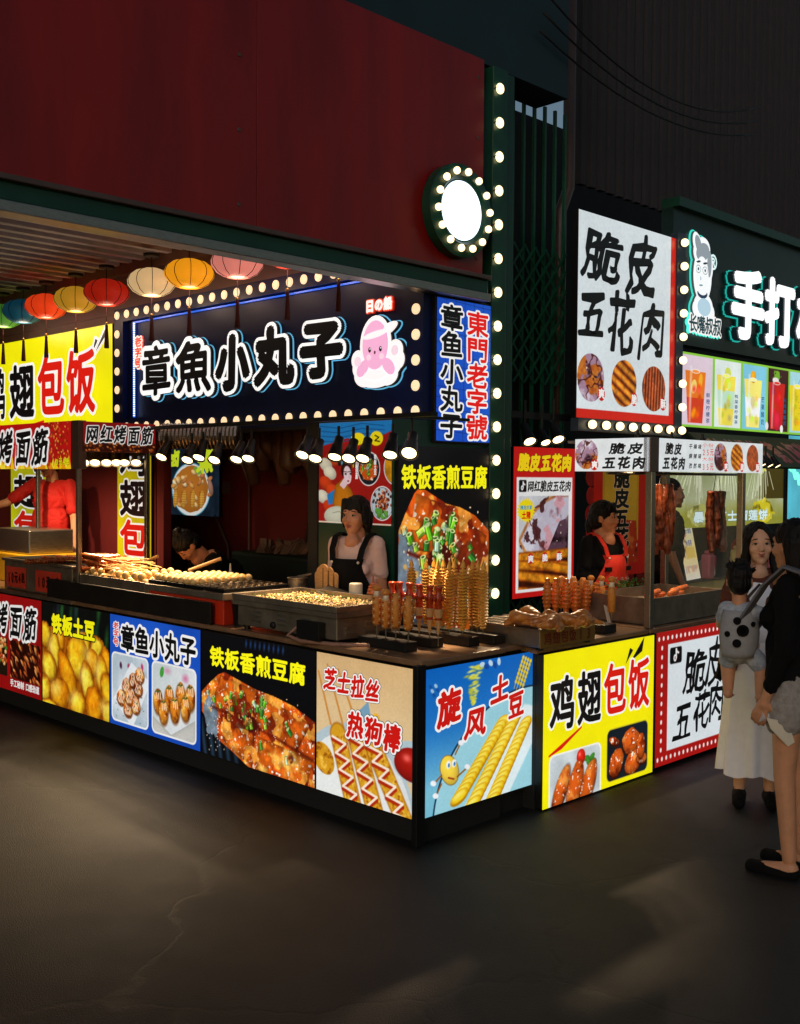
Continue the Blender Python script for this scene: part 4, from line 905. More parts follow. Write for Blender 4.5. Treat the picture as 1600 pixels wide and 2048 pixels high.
panel('poster', 'lit photo of a bowl of stewed offal on the maroon wall', 'poster', 'x', 2.3, 5.84, 4.88, 1.43, 2.1, pic_bowl, lambda t: (t.line('卤', .1, .02, .2, .26, (206, 224, 40), .06, (), 'B'), t.line('煮', .62, .02, .3, .34, (206, 224, 40), .06, (), 'B')), lit=.75, depth=.03)
# pork stall sign
PS0, PS1 = at(1152, 840, 'y', 1.2).x, at(1346, 840, 'y', 1.2).x
ps = panel('lightbox_sign', 'large white sign reading 脆皮五花肉 with three round photos of pork, above the pork stall', 'sign', 'y', 1.2, PS0, PS1, 2.285, 3.85, pic_pork_sign, None, lit=.78, edge=.0)
t = Tx(1, 1)
cells(t, 1, 1, PS0, 2.285, 'y', 1.2, [('脆', 1166, 1242, 455, 565), ('皮', 1252, 1314, 462, 592), ('五', 1152, 1212, 572, 680), ('花', 1214, 1270, 580, 705), ('肉', 1276, 1330, 598, 716)], BLK, .03, (), 'B', .003)
for ch, u, v in zip('爽脆酥', (.235, .565, .88), (.872, .885, .892)): t.char(ch, u * (PS1 - PS0) - .04, (1 - v) * 1.565 - .04, .08, .08, WHT, .04, (), '', 0, .004)
t.build('lettering', tuple(Vector((PS0, 1.2, 2.285)) - ps.location), (1, 0, 0), (0, 0, 1), (0, -1, 0), printed('print_0.78_0.4', .78), ps)
fr = MB(); hw = (PS1 - PS0) / 2; fr.box((-hw, -.02, -.1), (hw + .11, .05, -.003)); fr.box((hw + .002, -.02, -.003), (hw + .11, .05, 1.62)); fr.build('bulb_border', mat('blue grey sheet', (58, 74, 92), .4, .3), ps)
for k in range(16):
    x, z = (hw + .055 - .187 * (7 - k), -.05) if k < 8 else (hw + .055, -.05 + .198 * (k - 7))
    MB().ball((x, -.055, z), .034, n=14, m=10).build('bulb', M['bulb'], ps, True); MB().lathe([(.03, 0), (.022, .03)], (x, -.02, z), (x, -1, z), 14).build('socket', M['steel'], ps, True)
# kiosk headers
def tx(t): t.line('脆皮', .46, .1, .48, .4, BLK, .045, (), 'b', gap=.14); t.line('五花肉', .38, .52, .58, .42, BLK, .045, (), 'b', gap=.1); t.char('爽', .235 * t.W, .09 * t.H, .045, .05, WHT, .04, d0=.002)
panel('header_sign', 'small white header over the pork kiosk side with one round photo', 'sign', 'x', 1.975, .5, -.055, 1.868, 2.075, pic_pork_header_side, tx, lit=.8, depth=.02)
def tx(t):
    t.line('脆皮', .05, .09, .15, .4, BLK, .045, (), 'b', gap=.1); t.line('五花肉', .03, .52, .2, .42, BLK, .045, (), 'b', gap=.08)
    for i, s in enumerate(('干梅味', '麻辣味', '孜然味')): t.line(s, .255, .09 + .3 * i, .125, .22, BLK, .03, (), 'b', gap=.25)
    for i, (s, v) in enumerate((('小份', .07), ('25元', .22), ('大份', .51), ('35元', .68))): t.line(s, .378, v, .115, .14 if i % 2 == 0 else .26, (222, 64, 48), .015 if i % 2 else .0, (), '', gap=.1)
    for ch, u in zip('爽脆酥', (.615, .78, .945)): t.char(ch, u * t.W - .024, .2 * t.H - .024, .048, .048, WHT, .03, d0=.002)
panel('header_sign', 'long white header over the pork kiosk front with prices and three round photos', 'sign', 'y', -.06, 2.065, 3.43, 1.868, 2.075, pic_pork_header_front, tx, lit=.8, depth=.02)
panel('header_sign', 'red header with flames reading 网红烤面筋 on the front of the gluten kiosk', 'sign', 'x', .03, 5.3, 3.5, 1.865, 2.21, pic_seitan_header, lambda t: (t.line('网红烤面筋', .02, .05, 0.8, .88, BLK, .034, [(.08, WHT)], 'B', gap=.12), t.line('10元4串', .84, .76, .15, .16, (236, 226, 20), .03, [(.05, (60, 40, 0))])), lit=.72, depth=.02)
panel('header_sign', 'dark red header reading 网红烤面筋 on the side of the gluten kiosk', 'sign', 'y', 3.4, .065, .66, 1.99, 2.205, pic_seitan_side, lambda t: t.line('网红烤面筋', .03, .04, .94, .7, BLK, .034, [(.07, WHT)], 'b', gap=.1), lit=.55, depth=.02)
# drinks stall
ds = thing('shop_sign', 'dark green sign with white glowing characters 手打 above the drinks menu', 'sign', (6.8, 1.4, 3.02))
MB().box((-2.2, -.02, .0), (3.2, .1, 1.18)).build('board', mat('green sign sheet', (8, 40, 34), .35, 0, .2, 2), ds)
MB().box((-2.2, -.08, 1.18), (3.2, .1, 1.26)).build('top_edge', M['dark_green'], ds)
LW = [(.002, .03, (26, 150, 138))] + [(.012 + .012 * k, .01, (10, 20, 22)) for k in range(6)] + [(.085, .005, (250, 252, 255))]
for a in (('手', 1447, 1514, 538, 678), ('打', 1514, 1574, 560, 692), ('柠', 1578, 1640, 580, 708), ('檬', 1643, 1700, 600, 722)): channel(ds, 'character', *a, 'y', 1.376, [(d, r + .045, c) for d, r, c in LW], '', LM2)
for i, ch in enumerate('长嘴叔叔'): channel(ds, 'character', ch, 1371 + 16 * i, 1388 + 16 * i, 628 + 3 * i, 664 + 3 * i, 'y', 1.376, [(.002, .16, (60, 220, 200)), (.03, .13, WHT), (.034, .03, (30, 60, 66))], '', LM)
t = Tx(1, 1); FK = (244, 248, 250)
hs = [(.0, .06, .15, .23, 0), (-.02, .28, .14, .11, 20), (-.1, .33, .06, .1, 30), (.1, .15, .07, .12, 0), (.02, -.22, .16, .12, 0), (-.1, -.24, .06, .06, 0), (.14, -.26, .07, .07, 0)]
for k, (cx, cy, rx, ry, ro) in enumerate(hs):
    dd(cx, cy, rx + .035, ry + .035, (60, 220, 200), .002 + .0002 * k, ro); dd(cx, cy, rx + .02, ry + .02, (10, 30, 30), .012 + .0002 * k, ro); dd(cx, cy, rx + .012, ry + .012, FK, .03 + .0002 * k, ro)
GH = (140, 150, 158)
for k, (cx, cy, rx, ry, ro) in enumerate(((-.01, .27, .12, .08, 20), (-.09, .33, .05, .085, 30), (.11, .18, .04, .12, 0))): dd(cx, cy, rx, ry, GH, .034 + .0002 * k, ro)
dd(-.02, .06, .115, .17, FK, .036); dd(-.01, -.1, .09, .045, (40, 54, 80), .0366); dd(-.012, -.075, .08, .04, FK, .037)
for x in (-.09, .03): dd(x, .11, .045, .036, (90, 120, 130), .0374); dd(x, .11, .039, .03, FK, .0378); dd(x, .11, .014, .014, (60, 90, 100), .0382); dd(x, .175, .04, .01, (50, 60, 70), .0382, 12)
dd(-.05, .03, .015, .02, (190, 206, 214), .0382); dd(-.04, -.03, .035, .008, (120, 150, 160), .0382, 6); dd(.02, -.22, .12, .08, (176, 206, 222), .0382)
a, z = py_(1399, 566, 'y', 1.376); t.build('emblem', tuple(Vector((a, 1.376, z)) - ds.location), (1, 0, 0), (0, 0, 1), (0, -1, 0), LM, ds)
channel(ds, 'character', '®', 1416, 1433, 503, 540, 'y', 1.376, [(.01, .03, (220, 250, 250))], '', LM)
def tx(t):
    for i, s in enumerate(('鲜橙柠檬茶', '鸭屎香柠檬茶', '芒果酸奶', '火龙果酸奶', '满杯百香果')): t.line(s, (.152, .335, .52, .684, .835)[i], .5 - .02 * i, .03, .44, (40, 90, 130), .02, (), vert=True, gap=.2)
panel('menu_board', 'lit row of tall drink pictures under the green sign', 'menu', 'y', 1.35, 4.7, 7.6, 2.29, 2.95, pic_drinks, tx, lit=.85)
aw = thing('awning', 'dark green sloping awning with red characters under the drinks menu', 'awning', (5.9, 1.3, 2.24))
fl = [(-1.15, 0, 0), (1.15, 0, 0), (1.15, -.42, -.3), (-1.15, -.42, -.3)]
MB().add(fl + [(x, y + .012, z - .016) for x, y, z in fl], [(0, 1, 2, 3), (7, 6, 5, 4), (0, 3, 7, 4), (1, 5, 6, 2), (2, 6, 7, 3), (0, 4, 5, 1)]).build('canopy', mat('green canvas', (34, 52, 22), .7), aw)
t = Tx(2.3, .516); t.line('手打柠檬茶', .03, .12, .43, .76, (150, 26, 26), .05, (), gap=.06); t.line('第2杯半份', .5, .12, .48, .76, (150, 26, 26), .05, (), gap=.06)
t.build('lettering', (-1.15, -.424, -.302), (1, 0, 0), (0, .8137, .5812), (0, -.5812, .8137), printed('print_0.1_0.6', .12, base=.6), aw)
panel('poster', 'lit durian cheese pancake picture behind the hanging pork strips', 'poster', 'y', 1.62, 4.98, 7.3, 1.36, 2.02, pic_durian, lambda t: (t.line('暴爆芝士榴莲饼', .19, .76, .66, .17, (214, 236, 236), .05, [(.04, (60, 110, 110))], gap=.06), t.line('nice', .37, .08, .1, .12, (236, 214, 206), .02)), lit=.95, depth=.04)
panel('banner', 'pale cyan lit sheet at the right edge of the durian picture', 'banner', 'y', 1.58, 7.32, 8.6, 1.3, 2.3, plain((92, 200, 222), .2), None, lit=.7, depth=.02)
bn = panel('banner', 'wavy edged yellow and red cloth banner reading 脆皮五花肉 behind the pork vendor', 'banner', 'y', 1.5, 3.62, 4.42, 1.0, 2.05, pic_banner, lambda t: t.line('脆皮五花肉', .36, .13, .3, .8, BLK, .05, [(.03, (226, 190, 150))], 'k', vert=True), lit=.16, base=.8, depth=.012)
ed = MB()
for s in (-1, 1):
    for k in range(7): ed.M = Matrix.Translation((s * (.41 + .012 * (k % 2)), .004, .06 + .155 * k)); ed.lathe([(.085, 0), (.085, .006)], (0, 0, 0), (0, -1, 0), 16)
for k in range(5): ed.M = Matrix.Translation((-.32 + .16 * k, .004, -.02 - .02 * (k % 2))); ed.lathe([(.1, 0), (.1, .006)], (0, 0, 0), (0, -1, 0), 16)
ed.build('wavy_edge', mat('red cloth', (190, 34, 20), .7), bn)
# ---------------------------------------------------------------- counters, kiosks and kitchen gear
def counter(label, a, b, top, m='void', over=.03):
    r = thing('stall_counter', label, 'counter', ((a[0] + b[0]) / 2, (a[1] + b[1]) / 2, 0)); L = Vector(r.location)
    MB().box(Vector((a[0], a[1], .0)) - L, Vector((b[0], b[1], top - .034)) - L).build('body', M[m], r)
    MB().box(Vector((a[0] - over, a[1] - over, top - .03)) - L, Vector((b[0], b[1], top)) - L).build('top', M['counter'], r, bevel=.006)
    return r
counter('long dark counter carrying the octopus ball plates and the griddle', (.055, .03, 0), (.68, 5.3, 0), .917)
MB().box((-.01, -.012, .03), (.05, .052, .885))
tag(MB().box((-.012, -.012, .0), (.05, .024, .9)).build('corner_post', M['black_metal'], bevel=.004), 'black corner post between the beige and blue lit panels', 'post')
counter('short counter holding the spiral potato sticks at the street corner', (.685, .055, 0), (.93, .9, 0), .915)
counter('chicken wing counter behind the bright yellow panel', (.905, -.025, 0), (1.985, .6, 0), .895)
counter('pork counter behind the red dotted panel', (2.04, -.025, 0), (3.6, .6, 0), .895)
# gluten kiosk: posts, roof, lamps
kf = thing('kiosk_frame', 'steel post frame of the red gluten kiosk on the counter', 'kiosk frame', (.06, 3.45, .92))
for x, y in ((0, 0), (.56, 0), (0, 1.75), (.56, 1.75)):
    MB().box((x - .016, y - .016, 0), (x + .016, y + .016, 1.28)).build('post', M['steel'], kf, bevel=.003)
MB().box((-.028, -.048, .945), (.035, .05, 1.292)).build('corner_cover', M['brown_metal'], kf, bevel=.003)
MB().box((-.02, -.03, 1.27), (.6, 1.8, 1.285)).build('roof_sheet', M['steel'], kf)
MB().box((.575, -.03, 1.05), (.6, 1.8, 1.269)).build('back_sheet', M['steel'], kf)
for k in range(6): MB().tube([(.05 + .09 * k, .05, 1.1), (.05 + .09 * k, .16 + .0 * k, 1.18), (.05 + .09 * k, .3, 1.2)], .035, 10).build('foil_duct', M['steel'], kf, True)
def duct(name, label, p, q, r):
    b = MB(); n = 40; pr = [(r * (1 + .12 * (i % 2)), (Vector(q) - Vector(p)).length * i / n) for i in range(n + 1)]
    return tag(b.lathe(pr, p, q, 16).build(name, M['steel'], smooth=False), label, 'duct')
duct('foil_duct', 'crumpled silver duct beside the red kiosk header', (.72, 3.4, 2.12), (1.1, 2.95, 2.12), .09)
# gluten grill with price plates
gg = thing('charcoal_grill', 'long steel grill with red price plates at the left end of the counter', 'grill', (.05, 4.05, .9))
MB().box((0, -.52, .02), (.45, .58, .24)).build('body', M['dull_steel'], gg, bevel=.006)
MB().box((-.03, -.56, -.015), (.06, .62, .015)).build('ledge', M['dull_steel'], gg, bevel=.004)
MB().box((-.015, -.54, .241), (.47, .6, .262)).build('rim', M['dull_steel'], gg, bevel=.004)
MB().box((.03, -.5, .2625), (.43, .56, .266)).build('coal_bed', mat('charcoal', (20, 17, 15), .9, bump=.6, scale=40), gg)
for k, (ya, yb) in enumerate(((.2, .53), (-.36, .04))):
    MB().box((-.006, ya, .04), (-.001, yb, .2)).build('price_plate', mat('dull red plate', (216, 66, 46), .5), gg)
    t = Tx(yb - ya, .16); t.line('10元4串', .06, .16, .9, .66, (16, 8, 8), .045, (), gap=.08); t.build('lettering', (-.0065, yb, .04), (0, -1, 0), (0, 0, 1), (-1, 0, 0), printed('print_0_0.6', 0, base=.6), gg)
st = MB(); st.box((0, -.35, 0), (.4, .35, .2)); o = st.build('steel_box', M['steel'], bevel=.01); o.location = (.34, 5.15, 1.16); tag(o, 'plain brushed steel box by the red shirted man', 'box')
o = MB().box((0, -.5, 0), (.5, .5, .24)).build('yellow_crate', mat('yellow plastic', (212, 160, 20), .5), bevel=.01); o.location = (.3, 5.15, .918); tag(o, 'yellow crate under the steel box', 'crate')
def tray(name, label, x0, y0, x1, y1, z, h, m='steel', t=.006, cat='tray'):
    b = MB(); b.box((x0, y0, z), (x1, y1, z + t))
    for a, c in (((x0, y0), (x1, y0 + t)), ((x0, y1 - t), (x1, y1)), ((x0, y0 + t), (x0 + t, y1 - t)), ((x1 - t, y0 + t), (x1, y1 - t))): b.box((a[0], a[1], z + t), (c[0], c[1], z + h))
    return tag(b.build(name, M[m] if isinstance(m, str) else m, bevel=.002), label, cat)
tray('shallow_tray', 'shallow steel tray heaped with red gluten skewers', .08, 3.28, .5, 3.62, 1.07, .05)
o = MB().box((.1, 3.3, .918), (.46, 3.6, 1.068)).build('tray_stand', M['dark_steel'], bevel=.004); tag(o, 'dark stand below the skewer tray', 'stand')
# octopus ball station
o = MB().box((.012, 1.76, .919), (.03, 3.84, 1.055)).build('splash_guard', M['dark_steel'], bevel=.004); tag(o, 'long dark steel splash guard in front of the ball plates', 'splash guard')
tk = thing('ball_grill', 'octopus ball grill with red sides and black dimpled plates', 'grill', (.06, 2.1, .918))
MB().box((.0, -.41, .0), (.5, .42, .15)).build('body', M['red_plastic'], tk, bevel=.006)
MB().box((-.02, -.43, .152), (.53, .44, .195)).build('burner_tray', M['dull_steel'], tk, bevel=.004)
ip = mat('cast iron', (22, 20, 19), .45, .6, .3, 12, .1)
for k in range(4):
    ya = -.42 + .215 * k; MB().box((-.005, ya, .197), (.5, ya + .2, .222)).build('plate', ip, tk, bevel=.004)
    rim = MB()
    for i in range(8):
        for j in range(3): rim.M = Matrix.Translation((.035 + .06 * i, ya + .035 + .065 * j, .2222)); rim.lathe([(.027, 0), (.026, .004), (.02, -.0), (.012, -.006)], (0, 0, 0), (0, 0, 1), 12)
    rim.build('dimple_grid', mat('oiled iron', (70, 56, 40), .3, .7), tk, True)
tray('steel_tray', 'steel tray full of golden balls beside the kiosk post', .05, 2.56, .6, 3.42, 1.04, .075, 'dull_steel')
o = MB().box((.06, 2.58, .918), (.58, 3.4, 1.036)).build('tray_box', M['dark_steel']); tag(o, 'dark box under the tray of golden balls', 'box')
bk = thing('bucket', 'dark bucket of pale flakes between the ball grill and griddle', 'bucket', (.16, 1.63, .918))
MB().lathe([(.056, 0), (.07, .15), (.075, .155), (.066, .155), (.055, .02)], n=28).build('pail', M['black_metal'], bk, True, auto=40)
rs = random.Random(5); b = MB()
for k in range(170):
    t, q = rs.random() * 6.28, rs.random() ** .5 * .064; b.M = Matrix.Translation((q * math.cos(t), q * math.sin(t), .15 + rs.random() * .02 + .02 * (1 - q / .064))) @ Euler((rs.random() * 3, rs.random() * 3, 0)).to_matrix().to_4x4(); b.box((-.008, -.004, -.001), (.008, .004, .001))
tag(b.build('flakes', mat('bonito flakes', (222, 186, 124), .7), bk), kind='stuff')
# griddle
gr = thing('griddle', 'grey steel griddle with vented sides covered in chopped tofu', 'griddle', (.04, 1.08, .925))
MB().box((0, -.44, .02), (.48, .44, .14)).build('body', M['dull_steel'], gr, bevel=.006)
b = MB(); b.box((-.025, -.465, .142), (.5, .465, .17))
for a, c in (((-.025, -.465), (.5, -.452)), ((-.025, .452), (.5, .465)), ((-.025, -.452), (-.012, .452)), ((.487, -.452), (.5, .452))): b.box((a[0], a[1], .171), (c[0], c[1], .205))
b.build('pan', M['dull_steel'], gr, bevel=.002)
for x, y in ((.04, -.4), (.44, -.4), (.04, .4), (.44, .4)): MB().cone((x, y, -.006), (x, y, .019), .018, .018, 12).build('foot', M['black_metal'], gr)
for y in (.25, .02, -.2):
    lv = MB()
    for k in range(3): lv.box((-.006, y - .04, .055 + .026 * k), (.001, y + .04, .064 + .026 * k))
    lv.build('louvre_vent', M['steel'], gr)
for x in (.1, .25, .38):
    lv = MB()
    for k in range(3): lv.box((x - .04, -.447, .05 + .026 * k), (x + .04, -.44, .059 + .026 * k))
    lv.build('louvre_vent', M['steel'], gr)
MB().box((-.05, -.35, .01), (-.002, -.16, .11)).build('control_box', M['black_metal'], gr, bevel=.004); MB().lathe([(.02, 0), (.02, .012), (.014, .016)], (-.001, .1, .05), (-1, .1, .05), 16).build('knob', M['black_metal'], gr)
MB().tube([(-.04, -.16, .07), (-.06, -.1, .02), (-.05, -.2, -.002), (.0, -.42, -.0), (.1, -.56, .0), (.3, -.62, .0), (.5, -.55, .0)], .012, 10).build('gas_hose', mat('hose rubber', (150, 110, 92), .5), gr, True)
rs = random.Random(9); b = MB()
for k in range(800):
    x, y = rs.uniform(.0, .475), rs.uniform(-.43, .43); s = rs.uniform(.003, .009)
    b.M = Matrix.Translation((x, y, .174 + s * .6 + 0.006 * (rs.random() * (math.sin(x * 20) + math.sin(y * 14)) ** 2) * .4)) @ Euler((rs.random() * 6, rs.random() * 6, 0)).to_matrix().to_4x4(); b.box((-s, -s * .7, -s * .5), (s, s * .7, s * .5))
tag(b.build('chopped_food', mat('fried egg bits', (214, 164, 84), .55, 0, .3, 30, var2=(238, 214, 160)), gr), kind='stuff')
b = MB()
for k in range(90):
    x, y = rs.uniform(.0, .47), rs.uniform(-.43, .43); b.M = Matrix.Translation((x, y, .196)); b.box((-.005, -.003, 0), (.005, .003, .004))
tag(b.build('chopped_chives', mat('chives', (70, 120, 30), .5), gr), kind='stuff')
# things standing behind the griddle
def lathe_thing(name, label, cat, loc, prof, m, part='body', n=24):
    r = thing(name, label, cat, loc); MB().lathe(prof, n=n).build(part, m, r, True, auto=35); return r
tag(MB().box((.54, .72, .918), (.675, 1.85, 1.08)).build('steel_shelf', M['dark_steel'], bevel=.004), 'low dark shelf along the back of the griddle', 'shelf')
r = lathe_thing('cooking_pot', 'small dented steel pot behind the griddle', 'pot', (.61, 1.66, 1.082), [(.06, 0), (.062, .085), (.066, .09), (.066, .097), (.057, .097), (.055, .02)], M['dull_steel'])
MB().cone((.0, 0, .1), (.03, -.1, .125), .008, .006, 8).build('ladle_handle', M['steel'], r)
r = thing('paddle_rack', 'pale wooden paddles fanned in a rack by the griddle', 'rack', (.6, 1.4, 1.082))
for k, (dy, h, w_) in enumerate(((.075, .13, .034), (.04, .16, .036), (0, .175, .04), (-.04, .16, .036), (-.075, .13, .034))):
    pts = [(-w_ * .8, 0), (w_ * .8, 0)] + [(w_ * math.cos(a), h - w_ * .2 + w_ * .8 * math.sin(a)) for a in [math.pi * i / 10 for i in range(11)]]
    MB().prism(pts, (.012 * abs(k - 2), dy, 0), (0, -1, 0), (0, 0, 1), (.01, 0, 0)).build('paddle', M['wood'], r, bevel=.002)
    MB().box((.012 * abs(k - 2) - .0015, dy - .004, .01), (.012 * abs(k - 2) - .0005, dy + .004, h)).build('dark_stripe', mat('scorched wood', (96, 58, 28), .6), r)
o = MB().box((-.06, -.11, -.004), (.06, .11, .004)).build('folded_tray', M['dark_steel']); o.location = (.575, 1.25, 1.11); o.rotation_euler = (.22, -.3, .1); tag(o, 'dark sheet tray leaning at the back of the griddle', 'tray')
lathe_thing('plastic_tub', 'round white tub at the back of the griddle', 'tub', (.6, 1.1, 1.082), [(.04, 0), (.041, .085), (.039, .1), (.034, .104), (0.001, .106)], M['white_plastic'])
def squeeze(label, loc, m, s=1):
    r = lathe_thing('sauce_bottle', label, 'bottle', loc, [(.046 * s, 0), (.047 * s, .07 * s), (.04 * s, .08 * s), (.04 * s, .1 * s), (.034 * s, .102 * s), (.034 * s, .12 * s), (.028 * s, .122 * s)], m)
    MB().lathe([(.024 * s, .124 * s), (.022 * s, .14 * s), (.009 * s, .142 * s), (.004 * s, .2 * s)], n=16).build('nozzle', m, r, True, auto=35); return r
squeeze('brown squeeze bottle in front of the black apron', (.6, .95, 1.082), mat('brown sauce bottle', (150, 76, 40), .35), .8)
squeeze('white squeeze bottle behind the ball grill', (.64, 2.42, 1.02), M['white_plastic'])
o = lathe_thing('plate_stack', 'stack of pale paper plates by the bowed worker', 'plates', (.66, 2.78, 1.02), [(.07, 0), (.075, .01), (.07, .02), (.075, .03), (.07, .04), (.075, .05), (.07, .06), (.075, .07), (.075, .1)], M['wood'])
for i, (p, q) in enumerate((((.55, 3.55, 1.12), (.62, 3.3, 1.22)), ((.42, 2.6, 1.17), (.62, 2.5, 1.25)))):
    tag(MB().cone(p, q, .011, .013, 10).build('wooden_handle', M['wood']), ('wooden handled pick at the far end of the golden balls', 'wooden handled pick lying over the ball grill')[i], 'pick')
tag(MB().box((.6, 2.3, .918), (.68, 2.9, 1.018)).build('steel_shelf', M['dark_steel'], bevel=.004), 'low dark shelf behind the ball grill', 'shelf')
# skewer stands
for k, (x, a, b, lab) in enumerate(((.2, .24, .6, 'black skewer block nearest the street with sauced corn dogs'), (.4, .24, .76, 'black skewer block carrying the red sausages'), (.58, .14, .84, 'middle black skewer block of spiral potatoes'), (.74, .1, .82, 'rear black skewer block of spiral potatoes'))):
    tag(MB().box((x - .045, a, .918), (x + .045, b, .968)).build('skewer_block', M['black_metal'], bevel=.004), lab, 'skewer block')
# wing grill
wg = thing('wing_grill', 'steel wire grill marked 鸡翅包饭13 with roast chicken wings', 'grill', (.8, -.13, .9))
MB().box((0, 0, .015), (.5, .5, .115)).build('body', M['dull_steel'], wg, bevel=.004)
wr = MB()
for k in range(24): wr.box((.01, .012 + .02 * k, .118), (.49, .016 + .02 * k, .122))
for k in range(6): wr.box((.02 + .09 * k, .005, .1225), (.026 + .09 * k, .495, .1265))
wr.build('wire_rack', M['steel'], wg)
MB().box((.0, -.006, .012), (.5, -.001, .112)).build('front_plate', mat('ochre plate', (132, 104, 36), .5), wg)
t = Tx(.5, .1); t.line('鸡翅包饭13', .05, .12, .9, .76, (150, 34, 20), .02, (), gap=.08); t.build('lettering', (0, -.0065, .012), (1, 0, 0), (0, 0, 1), (0, -1, 0), printed('print_0_0.6', 0, base=.6), wg)
for x in (.03, .46): MB().box((x, .02, -.005), (x + .03, .05, .014)).build('foot', M['black_metal'], wg)
for k, (x0, x1, y) in enumerate(((1.05, 1.75, .45), (1.6, 1.72, .0))):
    tag(MB().box((x0, y, .897), (x1, y + .09, .95)).build('skewer_block', M['black_metal'], bevel=.004), ('black skewer block behind the roast wings', 'short black skewer block at the end of the chicken counter')[k], 'skewer block')
o = MB().box((-.04, -.002, 0), (.04, .002, .15)).build('price_card', mat('white card', (214, 196, 180), .6)); o.location = (1.78, .08, .9); o.rotation_euler = (-.3, .25, .35); tag(o, 'small tilted price card on the chicken counter', 'card')
# pork kiosk
pk = thing('kiosk_frame', 'steel post frame and glass of the white pork kiosk', 'kiosk frame', (2.0, .0, .897))
for x, y, m in ((.02, -.035, 'steel'), (1.18, -.035, 'steel'), (1.18, .56, 'steel')): MB().box((x - .022, y - .022, 0), (x + .022, y + .022, 1.17)).build('post', M[m], pk, bevel=.003)
MB().box((-.028, -.062, .968), (.062, -.01, 1.182)).build('corner_cover', M['brown_metal'], pk, bevel=.003)
MB().box((.0, -.04, 1.155), (1.42, .58, 1.17)).build('roof_sheet', M['steel'], pk)
for y in (.1, .3): MB().cone((.04, y, .96), (1.4, y, .96), .009, .009, 8).build('hanging_bar', M['steel'], pk)
gl = bpy.data.materials.new('glass pane'); gl.use_nodes = True; nt = gl.node_tree; b_ = nt.nodes['Principled BSDF']; b_.inputs['Roughness'].default_value = .12; b_.inputs['Base Color'].default_value = (.3, .34, .3, 1); b_.inputs['Alpha'].default_value = .07
MB().box((1.215, .555, .1), (1.9, .561, 1.15)).build('glass_pane', gl, pk); MB().box((1.44, -.03, .1), (1.446, .55, 1.15)).build('glass_pane', gl, pk)
tray('deep_tray', 'deep steel tray holding crisp pork rolls on the pork counter', 2.12, .0, 3.02, .5, .9, .17, 'dull_steel', .008)
o = MB().box((2.13, .01, .909), (3.0, .49, 1.0)).build('tray_liner', mat('pale liner', (150, 130, 110), .6)); tag(o, 'pale liner inside the deep pork tray', 'liner')
# drinks stall counter with its wares
dc = thing('stall_counter', 'cream drinks counter behind the pork kiosk glass', 'counter', (5.9, 1.9, 0))
MB().box((-1.3, -.1, 0), (1.9, .4, .8)).build('body', mat('cream laminate', (232, 206, 130), .5), dc, bevel=.006); MB().box((-1.32, -.12, .802), (1.92, .42, .83)).build('top', M['dull_steel'], dc)
bd = panel('menu_board', 'tilted small menu picture standing on the drinks counter', 'menu', 'y', .0, 0, .36, 0, .54, pic_board, lambda t: (t.line('芝士榴莲', .38, .08, .5, .1, (60, 90, 150), .03, (), gap=.1), t.line('水果茶', .4, .28, .4, .13, (60, 80, 170), .03, (), gap=.1)), lit=.7, depth=.03, edge=.03)
bd.location = (5.53, 1.66, .86); bd.rotation_euler = (-.2, .0, .15)
rs = random.Random(12)
cols = [(224, 120, 130), (236, 226, 206), (206, 60, 80), (240, 220, 140), (230, 232, 236), (196, 70, 60)]
for k in range(9):
    m = mat(f'packet {k % 6}', cols[k % 6], .5); x = 5.95 + .2 * k; h = rs.uniform(.16, .34)
    b = MB(); b.box((-.07, -.05, 0), (.07, .05, h)); b.box((-.05, -.03, h), (.05, .03, h + .04)); o = b.build('snack_packet', m, bevel=.02); o.location = (x, 1.75 + .1 * (k % 3), .832); o.rotation_euler = (0, rs.uniform(-.2, .2), rs.uniform(-.4, .4))
    tag(o, 'coloured packet standing in the row on the drinks counter', 'packet', 'packets in a row on the drinks counter')
lathe_thing('steam_pot', 'dull steel pot on the drinks counter beside the dark worker', 'pot', (4.75, 1.65, .832), [(.14, 0), (.15, .2), (.13, .22), (.02, .24)], M['dull_steel'])
squeeze('white bottle with a red top on the drinks counter', (4.98, 1.6, .832), M['white_plastic'], 1.2)
# bins and clutter at the back
b = thing('wheeled_bin', 'dark green wheeled bin with its lid open at the back', 'bin', (2.0, 3.3, .06))
gb = mat('bin plastic', (8, 30, 26), .5)
MB().add([(-.22, -.5, 0), (.22, -.5, 0), (.22, .5, 0), (-.22, .5, 0), (-.28, -.62, 1.12), (.28, -.62, 1.12), (.28, .62, 1.12), (-.28, .62, 1.12)], [(3, 2, 1, 0), (4, 5, 6, 7), (0, 1, 5, 4), (1, 2, 6, 5), (2, 3, 7, 6), (3, 0, 4, 7)]).build('tub', gb, b, bevel=.03)
MB().prism([(-.55, 1.14), (.3, 1.14), (.22, 1.75), (-.2, 1.78), (-.4, 1.6)], (.2, -.1, 0), (0, 1, 0), (0, 0, 1), (.05, 0, 0)).build('lid', gb, b, bevel=.02)
b = MB(); rs = random.Random(3)
for k in range(60): b.M = Matrix.Translation((rs.uniform(-.2, .2), rs.uniform(-.4, .4), 1.12 + rs.random() * .07)) @ Euler((rs.random() * 6, rs.random() * 6, 0)).to_matrix().to_4x4(); b.box((-.05, -.03, -.01), (.05, .03, .01))
o = b.build('rubbish', mat('torn packaging', (120, 90, 76), .7)); o.location = (2.0, 3.3, .06); tag(o, 'torn packaging heaped in the dark green bin', 'rubbish', kind='stuff')
tag(MB().tube([at(430, 1030, 'x', 2.3), at(455, 1090, 'x', 2.3), at(462, 1180, 'x', 2.2), at(462, 1230, 'x', 2.2)], .012, 8).build('power_cable', mat('grey cable', (120, 96, 90), .6), smooth=True), 'grey cable drooping down the maroon wall', 'cable')
